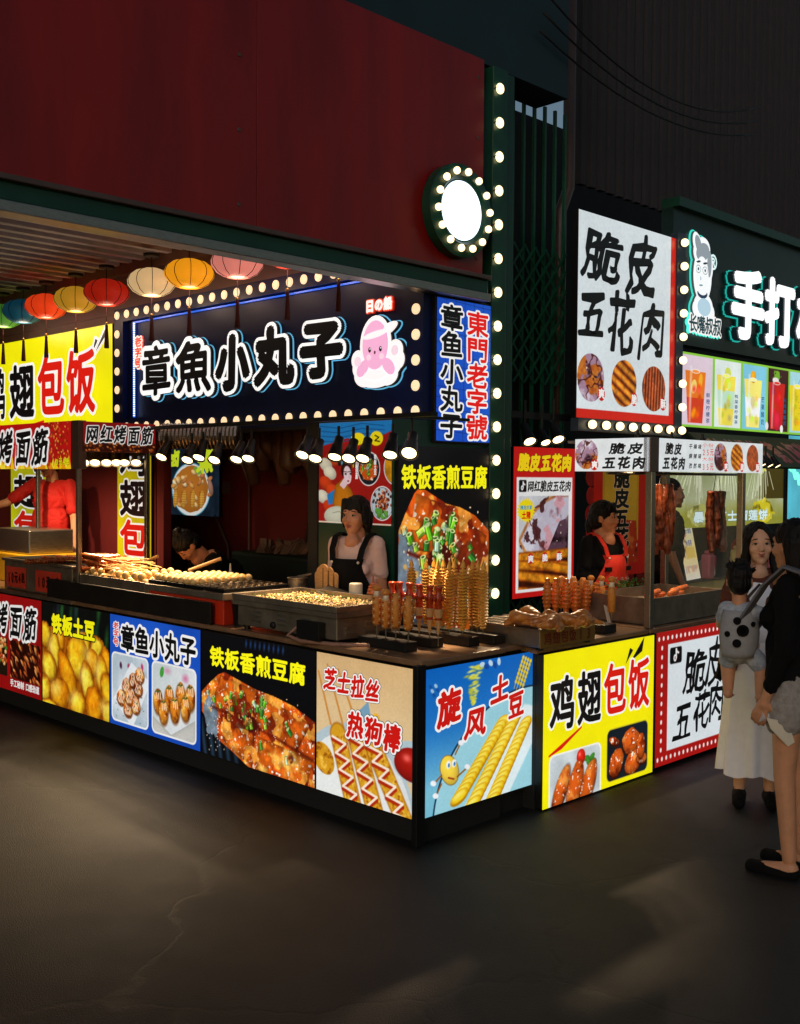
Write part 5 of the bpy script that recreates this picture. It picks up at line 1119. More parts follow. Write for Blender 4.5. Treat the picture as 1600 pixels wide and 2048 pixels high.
tag(MB().tube([at(498, 800, 'x', 2.32), at(498, 1000, 'x', 2.32), at(498, 1240, 'x', 2.32)], .01, 8).build('wall_pipe', mat('grey pipe', (104, 84, 84), .6), smooth=True), 'thin vertical pipe on the maroon wall', 'pipe')
p = at(453, 975, 'x', 2.34); tag(MB().box((2.325, p.y - .06, p.z - .06), (2.349, p.y + .06, p.z + .06)).build('wall_switch', mat('switch plate', (110, 92, 88), .5), bevel=.004), 'grey switch plate beside the bowl photo', 'switch')
p = at(570, 880, 'x', 2.0); b = MB()
for k in range(7): b.tube([(2.0, p.y + .5 - .14 * k, 2.4), (1.98 + .03 * (k % 2), p.y + .48 - .14 * k, 2.0 + .1 * math.sin(k)), (2.0, p.y + .42 - .14 * k, 1.75 + .12 * (k % 3))], [.05, .09, .05], 8)
tag(b.build('plastic_bag', mat('translucent film', (96, 70, 64), .35), smooth=True), 'thin plastic bags hanging below the stall ceiling', 'bags')
for k, (px, lab) in enumerate(((625, 'black post at the left edge of the green partition'), (320, 'dark post right of the yellow banner'))):
    p = at(px, 1000, 'x', (.97, 1.22)[k]); tag(MB().box((p.x, p.y - .05, .05), (p.x + .08, p.y + .05, 2.2)).build('door_post', M['void' if k == 0 else 'maroon'], bevel=.004), lab, 'post')
# ---------------------------------------------------------------- lamps and lanterns
spot_data = {}
def spot(parent, d, power, col=(1, .7, .4), ang=70, key='w', off=.03):
    if key not in spot_data:
        l = bpy.data.lights.new('lamp_light', 'SPOT'); l.energy = power; l.color = col; l.spot_size = R(ang); l.spot_blend = 1; l.shadow_soft_size = .03; spot_data[key] = l
    o = bpy.data.objects.new('lamp_light', spot_data[key]); COL.objects.link(o); o.parent = parent
    o.location = Vector(d).normalized() * off; o.rotation_euler = Vector(d).to_track_quat('-Z', 'Y').to_euler()
def lamp(label, loc, d, s=1., up=.22, power=74, key='w', group=None, m='black_metal', ang=54, aim=None):
    """loc: centre of the glowing face, d: where it points"""
    d = Vector(d).normalized(); r = thing('spot_lamp', label, 'lamp', loc, group=group)
    b = d * -1
    MB().lathe([(.047 * s, -.004), (.045 * s, .0), (.034 * s, .075 * s), (.027 * s, .1 * s), (.027 * s, .14 * s), (.012 * s, .15 * s)], (0, 0, 0), b, 22, False).build('housing', M[m], r, True, auto=40); ho = r.children[-1]
    MB().lathe([(.0005, .004), (.037 * s, .004)], (0, 0, 0), b, 22, False).build('lens', M['spot'], ho)
    e = b * .12 * s
    MB().tube([e, e + Vector((0, 0, .05)), e + Vector((0, 0, up))], .009, 8).build('bracket', M['black_metal'], r)
    spot(r, d if aim is None else Vector(aim) - Vector(loc), power, key=key, ang=ang)
    return r
TL = 'black spot lamps on the rail under the navy sign'
for i, (px, py) in enumerate(((322, 915), (374, 921), (397, 916), (428, 921), (472, 920), (496, 918), (604, 911), (630, 918), (669, 915), (697, 918), (725, 918), (780, 911))):
    p = at(px, py, 'x', .62); lamp('black spot lamp with a glowing warm face in the row under the navy sign', p, (-.55 + .06 * (i % 3), -.22 - .05 * (i % 2), -.74), 1.05, max(.08, 2.17 - p.z - .14), group=TL, aim=(.22, p.y + .02, .95))
p = at(818, 907, 'x', .62); lamp('brightest warm spot lamp at the right end of the row, over the tofu picture', p, (-.6, -.4, -.7), 1.15, max(.08, 2.17 - p.z - .1), power=210, key='b', aim=(.5, .5, 1.05), ang=44)
tag(MB().box((.666, .765, 2.168), (1.24, .79, 2.186)).build('lamp_bracket', M['black_metal']), 'short black bracket tying the lamp track to the navy sign', 'bracket')
tag(MB().box((.615, .5, 2.165), (.665, 4.2, 2.19)).build('lamp_track', M['black_metal']), 'black lamp track below the navy sign', 'track')
KL = 'warm lamps inside the gluten kiosk header'
for i, px in enumerate((168, 190, 213, 233, 249, 272)):
    p = at(px, 926, 'y', 3.62 + .04 * (i % 2)); lamp('warm lamp with a glowing face under the dark red kiosk header', p, (-.35, -.5, -.78), .95, .14, group=KL, m='steel', power=44, key='k', ang=70)
for i, y in enumerate((4.15, 4.75)):
    lamp('warm lamp hidden behind the flaming red kiosk header', (.16, y, 1.97), (.3, .15, -1), .9, .12, group='lamps behind the flaming header', m='steel', power=60, key='h', aim=(.65, y + .35, 1.1), ang=110)
GL_ = 'lamps over the red framed pork poster'
for px, py, k in ((1060, 884, 1.15), (1092, 886, .9), (1117, 880, 1.15)):
    p = at(px, py, 'y', 1.22); lamp('dark lamp with a glowing face hanging over the red framed pork poster', p, (-.25, -.55, -.78), k, .2, group=GL_, power=88, key='g', aim=(1.38, .42, .98), ang=36)
tag(MB().box((2.2, 1.3, 2.26), (3.1, 1.34, 2.31)).build('lamp_track', M['black_metal']), 'short black lamp track on the folding gate', 'track')
DL = 'small lamps under the green awning'
for px in (1512, 1526, 1541, 1556):
    p = at(px, 930 + (px - 1512) * .06, 'y', .75); lamp('small glowing lamp under the lower edge of the green awning', p, (0, -.5, -.8), .75, .1, group=DL, power=20, key='d')
# lamps inside the pork kiosk roof light the meat
for i in range(3):
    lamp('warm lamp under the pork kiosk roof, hidden behind the long white header', (2.35 + .42 * i, .28, 2.0), (-.05, .05, -1), .8, .05, group='lamps under the pork kiosk roof', power=26, key='p', ang=95)
LD = bpy.data.lights.new('lantern_light', 'POINT'); LD.energy = 2.2; LD.color = (1, .72, .5); LD.shadow_soft_size = .06
def lantern(px, col, emit, lab, vis=True, tint=None):
    p = at(px, 0, 'x', .95); y = p.y
    r = thing('paper_lantern', lab, 'lantern', (.95, y, 3.37), group=None)
    m = mat('lantern ' + lab[:12], col, .6, 0, .06, 6, .1, emit=emit)
    prof = [(.075, -.105), (.1, -.102), (.15, -.075), (.188, -.025), (.192, .01), (.175, .05), (.13, .085), (.07, .105)]
    n = 36; vs = []
    for rr, z in prof:
        for i in range(n):
            a = 2 * math.pi * i / n; q = rr * (1 - .045 * abs(math.sin(a * 4.5)) ** .6 * (-1) + -.04); vs.append((q * math.cos(a), q * math.sin(a), z))
    MB().add(vs, [(k * n + i, k * n + (i + 1) % n, (k + 1) * n + (i + 1) % n, (k + 1) * n + i) for k in range(len(prof) - 1) for i in range(n)]).build('shade', m, r, True)
    for k in range(9):
        a = 2 * math.pi * k / 9; MB().tube([((rr * .965 + .002) * math.cos(a), (rr * .965 + .002) * math.sin(a), z) for rr, z in prof], .0028, 6).build('rib', M['black_metal'], r, True)
    MB().lathe([(.068, -.108), (.078, -.108), (.078, -.1), (.068, -.1)], n=28).build('bottom_ring', m, r, True, auto=40)
    MB().ball((0, 0, -.06), .032, n=12).build('bulb', glow('lantern bulb', (255, 226, 170), 5), r, True)
    lo = bpy.data.objects.new('lantern_light', LD); COL.objects.link(lo); lo.parent = r; lo.location = (0, 0, -.125)
    MB().cone((0, 0, .105), (0, 0, .2), .004, .004, 6).build('cord', M['black_metal'], r); MB().lathe([(.06, .2), (.065, .205), (.065, .225), (.01, .23)], n=24).build('canopy', M['black_metal'], r, True, auto=40)
    ts = mat('tassel thread', (70, 16, 18), .8, 0, .3, 30, .3, stretch=(8, 8, 1))
    MB().cone((0, 0, -.11), (0, 0, -.26), .002, .002, 6).build('tassel_cord', ts, r); MB().ball((0, 0, -.262), .012, n=8).build('tassel_bead', mat('brass bead', (190, 150, 80), .3, .8), r, True)
    MB().lathe([(.006, -.27), (.013, -.28), (.012, -.3), (.02, -.44), (.021, -.47)], n=14).build('tassel', ts, r, True)
for px, c, e, lab in ((3, (96, 176, 70), .25, 'green paper lantern at the far end of the row'), (44, (22, 104, 136), .16, 'dark blue paper lantern between the green and red ones'), (90, (240, 66, 24), .62, 'orange red paper lantern next to the dark blue one'), (150, (206, 150, 40), .5, 'mustard yellow paper lantern between two red ones'),
                     (212, (196, 36, 18), .42, 'deep red paper lantern beside the cream one'), (303, (222, 184, 130), .72, 'cream paper lantern above the corner of the navy sign'), (379, (246, 158, 24), .75, 'bright orange paper lantern between cream and pink ones'), (476, (238, 140, 126), .6, 'pink paper lantern partly behind the green beam'),
                     (577, (200, 60, 40), .3, 'lantern hidden above the beam with only its tassel over the navy sign'), (680, (200, 150, 60), .3, 'last lantern above the beam, its tassel hanging nearest the octopus')): lantern(px, c, e, lab)
# small neon at the far right
hp = [(.09 * math.sin(t) ** 3 * 1.1, .08 * (math.cos(t) - .35 * math.cos(2 * t) - .15 * math.cos(3 * t))) for t in [2 * math.pi * i / 24 for i in range(25)]]
p = at(1590, 900, 'y', 1.3); tag(MB().tube([(p.x + a, 1.3, p.z + b) for a, b in hp], .014, 8).build('neon_heart', glow('pink neon', (250, 120, 230), 1.6)), 'pink neon heart at the right end of the awning', 'neon sign')
p = at(1585, 925, 'y', 1.28); tag(MB().tube([(p.x - .1 + .03 * k, 1.28, p.z - .02 * k + .04 * math.sin(k * 1.9)) for k in range(14)], .02, 8).build('neon_squiggle', glow('mint neon', (120, 250, 210), 1.3)), 'mint neon squiggle under the pink heart', 'neon sign')
# ---------------------------------------------------------------- food
POT = mat('fried potato', (230, 152, 40), .52, 0, .3, 30, .25, var2=(248, 196, 84)); SAUS = mat('glazed sausage', (146, 30, 16), .22, 0, .3, 20, .1, var2=(196, 70, 28))
BATTER = mat('fried batter', (226, 132, 36), .5, 0, .25, 40, .3, var2=(226, 152, 66)); KETCH = mat('ketchup', (168, 22, 10), .25); MAYO = mat('mayonnaise', (240, 226, 196), .35); PAPER = mat('paper wrap', (206, 160, 104), .6)
ROAST = mat('roast skin', (186, 92, 26), .34, 0, .45, 16, .3, var2=(222, 146, 62)); BALL = mat('golden batter', (222, 166, 76), .4, 0, .3, 14, .15, var2=(240, 206, 140)); GLUT = mat('sauced gluten', (132, 44, 12), .25, 0, .4, 40, .2, var2=(190, 96, 36)); STICK = mat('bamboo', (226, 186, 120), .6)
CRISP = mat('crisp pork', (52, 18, 10), .33, 0, .5, 26, .5, var2=(132, 60, 28), stretch=(2.6, 1, .45)); ROLL = mat('pork roll', (214, 110, 40), .4, 0, .3, 30, .3)
def spiral(x, y, top, bot, lab, tilt=0):
    r = thing('spiral_potato', lab, 'skewer', (x, y, .966), group='spiral potato skewers on the black blocks')
    b = MB(); n = int((top - bot) / .0165)
    for k in range(n):
        z = bot + (top - bot) * k / n; f = min(1, .55 + 1.2 * min(k / n, 1 - k / n) * 2.4)
        b.M = Matrix.Translation((0, 0, z - .966)) @ Matrix.Rotation(.2, 4, Vector((.5, -.9, 0)))
        b.lathe([(.009, -.002), (.026 * f, -.0035), (.0295 * f, -.001), (.0295 * f, .0025), (.026 * f, .0045), (.009, .004)], n=14)
    b.M = None; b.cone((0, 0, bot - .966), (0, 0, top - .966), .008, .008, 8); b.lathe([(.016, top - .968), (.012, top - .95), (.002, top - .92)], n=12)
    b.build('potato', POT, r, True, auto=50); MB().cone((0, 0, -.04), (0, 0, top - .98), .003, .003, 6).build('stick', M['steel'], r)
for x, px, tp, bt in ((.74, 823, 1126, 1240), (.74, 852, 1128, 1245), (.74, 868, 1126, 1250), (.58, 876, 1130, 1254), (.74, 887, 1126, 1250), (.58, 899, 1131, 1256), (.74, 909, 1129, 1250), (.58, 926, 1129, 1259), (.74, 945, 1131, 1251), (.74, 956, 1130, 1252), (.7, 967, 1132, 1256)):
    a, b = at(px, tp + 6, 'x', x), at(px, bt, 'x', x); spiral(x, a.y, a.z, b.z, 'long spiral cut potato on a steel stick in front of the tofu picture')
def stickup(r, z): MB().cone((0, 0, -.04), (0, 0, z), .003, .003, 6).build('stick', M['steel'], r)
for i, (px, tp, bt) in enumerate(((784, 1163, 1235), (799, 1163, 1238), (819, 1165, 1240), (839, 1168, 1240), (860, 1170, 1242), (877, 1172, 1244))):
    a, b = at(px, tp, 'x', .4), at(px, bt, 'x', .4); h = a.z - b.z
    r = thing('octopus_sausage', 'dark red sausage with a flared top in a paper cone on a stick', 'skewer', (.4, a.y, .966), group='flared red sausages in paper cones'); z0 = b.z - .966
    m = MB(); m.lathe([(.008, z0), (.018, z0 + .01), (.02, z0 + h * .3), (.019, z0 + h * .55), (.024, z0 + h * .66), (.021, z0 + h * .72), (.016, z0 + h * .8), (.019, z0 + h * .93), (.022, z0 + h * .98), (.014, z0 + h)], n=16)
    for k in range(6): t = k * 1.05; m.cap((.02 * math.cos(t), .02 * math.sin(t), z0 + h * .6), (.03 * math.cos(t), .03 * math.sin(t), z0 + h * .68), .007, .006, 8)
    m.build('sausage', SAUS, r, True); MB().lathe([(.004, .02), (.026, z0 + h * .35), (.024, z0 + h * .36), (.003, .04)], n=12, caps=False).build('paper_cone', PAPER, r); stickup(r, z0 + .02)
def corndog(loc, top, bot, lab, kind, grp):
    r = thing('corn_dog', lab, 'skewer', loc, group=grp); z0, h = bot - loc[2], top - bot
    if kind == 'ball':
        MB().lathe([(.01, z0), (.02, z0 + .01), (.021, z0 + h * .5), (.02, z0 + h * .68), (.014, z0 + h * .72)], n=16).build('batter', BATTER, r, True)
        MB().lathe([(.018, z0 + h * .68), (.012, z0 + h * .78), (.016, z0 + h * .86)], n=14).build('rice_cake', MAYO, r, True); MB().ball((0, 0, z0 + h * .9), .021, n=14).build('dough_ball', BATTER, r, True)
    elif kind == 'long': MB().lathe([(.012, z0), (.021, z0 + .012), (.023, z0 + h * .5), (.021, z0 + h * .9), (.012, z0 + h)], n=16).build('batter', BATTER, r, True)
    else:
        n = 9; pr = [(.006, z0)]
        for k in range(n): t = (k + .5) / n; f = .026 * math.sin(math.pi * (.12 + .76 * t)) + .002; pr += [(f * .72, z0 + h * (k + .1) / n), (f, z0 + h * (k + .4) / n), (f, z0 + h * (k + .75) / n)]
        MB().lathe(pr + [(.004, z0 + h)], n=14).build('sausage', mat('scored sausage', (206, 74, 20), .3, 0, .4, 30, .15, var2=(240, 140, 46)), r, True)
    if kind in ('ball', 'long') and 'sauce' in lab:
        d = Vector((-.7, -.7, 0)); s = Vector((.7, -.7, 0)); top_ = .66 if kind == 'ball' else .93
        for col, ph in ((KETCH, 0), (MAYO, .5)):
            pts = []
            for k in range(8):
                o = .017 * math.cos(math.pi * (k + ph * 2)) ; pts.append(s * o + d * (math.sqrt(max(0, .0225 ** 2 - o * o)) + .001) + Vector((0, 0, z0 + h * (.06 + top_ * .92 * k / 7))))
            MB().tube(pts, .0028, 6).build('sauce_line', col, r, True)
    stickup(r, z0 + .02); r.scale = (1.18, 1.18, 1)
for i, (px, tp, bt, k, lab) in enumerate(((754, 1168, 1250, 'ball', 'sauced corn dog with a dough ball, at the end of the front row'), (772, 1177, 1257, 'ball', 'sauced corn dog with a dough ball, second in the front row'), (792, 1186, 1256, 'long', 'rounded corn dog with crossed sauces beside the dough ball ones'), (817, 1192, 1261, 'long', 'rounded corn dog with crossed sauce lines nearest the red sausages'))):
    a, b = at(px, tp, 'x', .2), at(px, bt, 'x', .2); corndog((.2, a.y, .966), a.z, b.z, lab, k, None)
for px, tp, bt in ((1095, 1156, 1224), (1112, 1156, 1225), (1133, 1157, 1227), (1152, 1162, 1232), (1173, 1160, 1231), (1192, 1164, 1237)):
    a, b = at(px, tp, 'y', .47), at(px, bt, 'y', .47); corndog((a.x, .47, .948), a.z, b.z, 'scored glazed sausage pointed at both ends, behind the wings', 'scored', 'scored sausages behind the wing grill')
for px, tp, bt in ((1123, 1152, 1216), (1147, 1153, 1218), (1166, 1155, 1219)):
    a, b = at(px, tp, 'y', .52), at(px, bt, 'y', .52); corndog((a.x, .52, .948), a.z, b.z, 'plain orange battered stick between the scored sausages', 'long', 'plain battered sticks between the scored sausages')
for px, tp, bt, y, lab in ((1182, 1149, 1220, .52, 'ball topped corn dog behind the last scored sausages'), (1203, 1150, 1223, .47, 'ball topped corn dog with a checked batter near the price card'), (1224, 1152, 1226, .05, 'ball topped corn dog standing alone by the price card')):
    a, b = at(px, tp, 'y', y), at(px, bt, 'y', y); corndog((a.x, y, .948), a.z, b.z, lab, 'ball', None)
# roast wings
b = MB(); b.cap((-.05, 0, 0), (.02, .01, .012), .02, .034); b.ball((.03, .012, .016), (.045, .036, .03)); b.cap((-.05, 0, 0), (-.085, .03, -.012), .015, .01); b.cap((.02, -.02, 0), (-.06, -.05, -.01), .018, .009); b.cap((.06, .0, .0), (.1, .02, -.01), .018, .008)
w0 = voxel(b, 'roast_wing', ROAST, size=.005, smooth=3, noise=.004)
for i, (px, py, rz) in enumerate(((1032, 1238, .4), (1050, 1241, 2.4), (1066, 1233, 1.2), (1082, 1246, 5.6), (1100, 1236, 3.3), (1108, 1250, .2), (1122, 1240, 4.4), (1140, 1244, 1.9), (1156, 1240, 6), (1172, 1245, 3.0))):
    o = w0 if i == 0 else w0.copy()
    if i: COL.objects.link(o)
    o.location = at(px, py, 'z', 1.055) - Vector((0, 0, .0)); o.rotation_euler = (.1 * (i % 3), .1, rz); o.scale = (1.05 + .1 * (i % 3),) * 3
    tag(o, 'glossy roast chicken wing lying on the wire grill', 'chicken wing', 'roast wings on the wire grill')
# gluten skewers
def gluten():
    r = thing('gluten_skewer', 'red glazed gluten skewer heaped in the kiosk tray', 'skewer', group='gluten skewers heaped in the tray')
    pr = [(.004, 0)]
    for k in range(14): pr += [(.012, .006 + .018 * k), (.022, .012 + .018 * k), (.019, .018 + .018 * k)]
    MB().lathe(pr + [(.003, .262)], (0, 0, 0), (0, 1, 0), 10).build('gluten', GLUT, r, True); MB().cone((0, -.3, 0), (0, .02, 0), .0035, .0035, 6).build('stick', STICK, r); return r
g0 = gluten(); rs = random.Random(4)
for i in range(32):
    o = g0 if i == 0 else dup(g0); row = i // 9
    o.location = (.1 + .042 * (i % 9) + .01 * row, 3.3 + rs.uniform(-.05, .02), 1.115 + .036 * row + rs.uniform(0, .008)); o.rotation_euler = (rs.uniform(-.12, .04), rs.uniform(0, 3), rs.uniform(-.14, .2))
for i in range(12):
    o = dup(g0); o.location = (.1 + .03 * i, 3.78 + rs.uniform(-.04, .04), 1.185); o.rotation_euler = (0, 0, rs.uniform(-.15, .15) + (math.pi / 2 if i % 4 == 0 else 0)); tag(o, 'red glazed gluten skewer laid over the charcoal grill', None, 'gluten skewers over the charcoal')
# balls
b0 = MB().ball((0, 0, 0), .027, n=14, m=10).build('octopus_ball', BALL, smooth=True); rs = random.Random(6); first = True
def ball(loc, lab, grp, s=1):
    global first
    o = b0 if first else b0.copy()
    if not first: COL.objects.link(o)
    first = False; o.location = loc; o.rotation_euler = (rs.random() * 6, rs.random() * 6, 0); o.scale = (s * rs.uniform(.9, 1.12), s * rs.uniform(.9, 1.12), s * rs.uniform(.85, 1)); tag(o, lab, 'food', grp)
for k in range(92):
    i, j = k % 23, k // 23; lay = 0
    ball((.1 + .112 * j + rs.uniform(-.008, .03), 2.6 + .035 * i + rs.uniform(-.012, .012), 1.07 + .03 * ((i * 7 + j * 3) % 3) + .012 * rs.random()), 'golden puffed ball heaped in the steel tray', 'golden balls heaped in the tray', 1.05)
for k in range(56):
    i, j = k % 8, k // 8; ball((.095 + .06 * i, 2.52 - .115 - .0655 * j + .04, 1.152), 'golden ball sitting in a dimple of the black plates', 'golden balls in the dimpled plates')
# pork
for i in range(6):
    r = MB(); r.cap((0, 0, 0), (.24, .02, .01), .02, .018); o = r.build('pork_roll', ROLL, smooth=True); o.location = (2.22 + .1 * i, .12 + .05 * (i % 3), 1.03 + .03 * (i % 2)); o.rotation_euler = (0, 0, .25 - .1 * (i % 3)); tag(o, 'crisp golden roll lying in the deep steel tray', 'pork roll', 'crisp rolls in the deep tray')
def slab(px, tp, bt, y, wpx, lab, n, bend):
    a, b = at(px, tp, 'y', y), at(px, bt, 'y', y); h = a.z - b.z; wd = (at(px + wpx / 2, tp, 'y', y) - at(px - wpx / 2, tp, 'y', y)).length
    q = MB()
    for k in range(n):
        x = (k / (n - 1) - .5) * wd * .8
        pts = [Vector((x + bend * math.sin(3.0 * t) + .006 * math.sin(9 * t + k), .015 * math.sin(2.2 * k + 4 * t), -h * t * (1 - .06 * ((k * 5) % 3)))) for t in [j / 10 for j in range(11)]]
        q.tube(pts, [wd / n * .5] + [wd / n * (.5 + .07 * ((k * 3 + j) % 2)) for j in range(9)] + [wd / n * .4], 10)
    r = thing('hanging_pork', lab, 'meat', (a.x, y, a.z)); voxel(q, 'meat', CRISP, r, .006, 0, .0025)
    for s in (-.25, .25): MB().tube([(s * wd, 0, -.02), (s * wd * .4, 0, max(.02, 1.857 - a.z))], .0025, 6).build('hook_wire', M['steel'], r)
slab(1434, 982, 1104, .28, 30, 'long ridged strip of roast pork hanging alone in the kiosk', 4, .012); slab(1327, 968, 1108, .42, 40, 'wide slab of roast pork hanging beside the vendor banner', 5, -.02)
hb = MB(); rs = random.Random(8)
for k in range(420):
    hb.M = Matrix.Translation((2.45 + rs.random() ** .8 * .55, .64 + rs.uniform(-.06, .06), .98 + .12 * rs.random())) @ Euler((rs.random() * 6, rs.random() * 6, rs.random() * 6)).to_matrix().to_4x4(); hb.add([(-.014, 0, 0), (0, -.008, .004), (.014, 0, 0), (0, .008, .004)], [(0, 1, 2, 3)])
tag(hb.build('herbs', mat('parsley', (40, 78, 26), .55, 0, .4, 20, var2=(86, 120, 44))), 'heap of green herbs behind the deep pork tray', 'herbs', kind='stuff')
tag(MB().box((2.42, .615, .6), (3.05, .72, .975)).build('herb_box', M['dull_steel'], bevel=.004), 'steel box under the heap of herbs', 'box')
# ---------------------------------------------------------------- people
SKIN = lambda k: mat(f'skin {k}', ((206, 148, 112), (206, 140, 104), (222, 168, 136))[k], .5, 0, .08, 20, .04)
HAIR = mat('black hair', (11, 8, 8), .5, 0, .4, 60, .4, stretch=(6, 6, .7), spec=.25); BLACK = mat('black cloth', (10, 10, 12), .9, 0, .25, 30, .15, spec=.2)
EYEW, IRIS, LIP, BROW = mat('eye white', (176, 166, 158), .3), mat('iris', (20, 12, 10), .15), mat('lips', (158, 74, 64), .45), mat('brow', (34, 24, 20), .7)
V3 = Vector
def hand(b, wrist, d, n, s=1., curl=.5, side=1):
    """palm, four unequal bent fingers and a thumb that leaves the side of the palm; d along the fingers, n palm normal"""
    w_, d, n = V3(wrist), V3(d).normalized(), V3(n).normalized(); x = d.cross(n).normalized() * side
    b.cap(w_, w_ + d * .03 * s, .021 * s, .024 * s); 
    for k in (-1, 0, 1): b.cap(w_ + d * .02 * s + x * .014 * k * s, w_ + d * .075 * s + x * .022 * k * s, .015 * s, .0125 * s)
    for k, L in enumerate((.068, .078, .072, .056)):
        p = w_ + d * .078 * s + x * (-.03 + .02 * k) * s; q = d; 
        for j, f in enumerate((.45, .32, .23)):
            q = (q * math.cos(curl * .9) + n * math.sin(curl * .9)).normalized() if j else (q * math.cos(curl * .5) + n * math.sin(curl * .5)).normalized()
            e = p + q * L * f * s; b.cap(p, e, (.0088 - .0008 * j) * s, (.0082 - .0009 * j) * s, 8); p = e
    p = w_ + d * .025 * s - x * .026 * s; q = (d * .6 - x * .75 + n * .25).normalized(); e = p + q * .036 * s; b.cap(p, e, .0115 * s, .01 * s, 8); b.cap(e, e + (d * .9 - x * .2 + n * .3).normalized() * .03 * s, .0098 * s, .008 * s, 8)
def head_prims(b, H, s=1., baby=False, neck=None):
    """H: head matrix (face towards +Y)"""
    P = lambda x, y, z: H @ V3((x * s, y * s, z * s)); E = H.to_euler()
    B = lambda c, r: b.ball(P(*c), tuple(q * s for q in r), E, 16, 12)
    C = lambda p, q, r0, r1: b.cap(P(*p), P(*q), r0 * s, r1 * s, 10)
    B((0, -.012, .03), (.075, .094, .088)); B((0, .022, -.012), (.067, .068, .082))
    if baby: B((0, .03, -.05), (.062, .055, .05))
    else: B((0, .036, -.062), (.052, .05, .048)); B((0, .066, -.098), (.024, .02, .016))
    C((-.038, .07, .03), (.038, .07, .03), .014, .014); C((0, .083, .02), (0, .1, -.024), .008, .0115); B((0, .099, -.028), (.0125, .011, .0095)); 
    for x in (-1, 1): B((.011 * x, .093, -.031), (.0085, .008, .007)); B((.037 * x, .058, -.026), (.027, .026, .026)); B((.074 * x, -.008, -.008), (.009, .02, .031))
    B((0, .078, -.058), (.024, .014, .014))
def face(H, root, s=1., smile=0, closed=False):
    P = lambda x, y, z: H @ V3((x * s, y * s, z * s)); E = H.to_euler()
    for x in (-1, 1):
        if not closed:
            MB().ball(P(.031 * x, .0785, .006), (.0142 * s, .007 * s, .0054 * s), E, 14, 10).build('eye', EYEW, root, True); ey = bpy.data.objects[-1] if 0 else root.children[-1]
            MB().ball(P(.031 * x + .001, .0835, .006), (.0068 * s, .0036 * s, .0056 * s), E, 12, 8).build('iris', IRIS, ey, True)
        MB().tube([P(.031 * x + a * .016, .0845 - .35 * a * a * .03, .0115 - .006 * a * a) for a in (-1.1, -.5, 0, .5, 1.1)], [.0012 * s, .0026 * s, .003 * s, .0026 * s, .0012 * s], 6).build('eyelid', BROW, root, True)
        MB().tube([P(.033 * x + a * .019, .0855 - .006 * abs(a), .0305 + .004 * (1 - a * a) + .002 * a * x * -1) for a in (-1, -.4, .3, 1)], [.0016 * s, .0034 * s, .0034 * s, .0014 * s], 6).build('eyebrow', BROW, root, True)
    MB().tube([P(a * .022, .0915 - .012 * a * a, -.0555 + (.005 + smile) * a * a * (1 if smile else -1) * .6) for a in (-1, -.5, 0, .5, 1)], [.0015 * s, .0042 * s, .005 * s, .0042 * s, .0015 * s], 8).build('lips', LIP, root, True)
    MB().tube([P(a * .019, .088 - .01 * a * a, -.065 + smile * a * a * .6) for a in (-1, -.5, 0, .5, 1)], [.0015 * s, .004 * s, .0055 * s, .004 * s, .0015 * s], 8).build('lower_lip', LIP, root, True)
def last(r): return r.children[-1]
def hair_mesh(H, root, kind, s=1.):
    b = MB(); P = lambda x, y, z: H @ V3((x * s, y * s, z * s)); E = H.to_euler()
    B = lambda c, r: b.ball(P(*c), tuple(q * s for q in r), E, 18, 12); C = lambda p, q, r0, r1: b.cap(P(*p), P(*q), r0 * s, r1 * s, 10)
    if kind == 'short': B((0, -.02, .046), (.081, .092, .084)); B((0, -.04, .0), (.078, .072, .08))
    elif kind == 'long': B((0, -.036, .05), (.086, .092, .086)); B((0, -.045, -.005), (.084, .075, .095))
    else: B((0, -.018, .045), (.085, .1, .088)); B((0, -.045, -.005), (.084, .075, .095))
    if kind in ('bob', 'pony'):
        for k in range(9): x = -.066 + .0165 * k; C((x * .8, .052, .1), (x, .082 - abs(x) * .45, .042 + .006 * ((k * 7) % 3)), .017, .0085)
    if kind == 'bob':
        for x in (-1, 1): C((.07 * x, .02, .06), (.08 * x, .022, -.035), .024, .014); C((.076 * x, -.0, .05), (.083 * x, -.004, -.065), .028, .016); C((.06 * x, -.05, .0), (.06 * x, -.05, -.085), .04, .024)
        C((0, -.07, 0), (0, -.07, -.09), .05, .028)
    if kind == 'pony':
        for x in (-1, 1): C((.07 * x, .03, .06), (.079 * x, .022, .0), .02, .009)
        C((0, -.09, .02), (0, -.12, -.06), .035, .03); C((0, -.12, -.06), (0, -.1, -.16), .03, .012)
    if kind == 'long':
        for x in (-1, 1): C((.01 * x, .04, .115), (.07 * x, .045, .04), .022, .022); C((.07 * x, .042, .04), (.082 * x, .02, -.08), .022, .02); C((.08 * x, .01, -.07), (.095 * x, .03, -.26), .03, .026); C((.095 * x, .03, -.25), (.085 * x, .055, -.4), .026, .01)
        C((0, -.08, 0), (0, -.09, -.3), .07, .05)
    if kind == 'sleek':
        C((0, -.06, .02), (0, -.08, -.15), .078, .05); 
        for x in (-1, 1): C((.055 * x, -.045, .02), (.05 * x, -.06, -.16), .045, .03)
    if kind == 'bun': B((0, -.05, .13), (.035, .035, .032)); [C((.05 * math.cos(t), -.05 + .05 * math.sin(t), .13), (.03 * math.cos(t), -.05 + .03 * math.sin(t), .155), .006, .004) for t in range(6)]
    return voxel(b, 'hair', HAIR, root, .0055 * max(.8, s), 3, 0, 0, .0055)
def rotz(d): return math.atan2(d[1], d[0]) - math.pi / 2
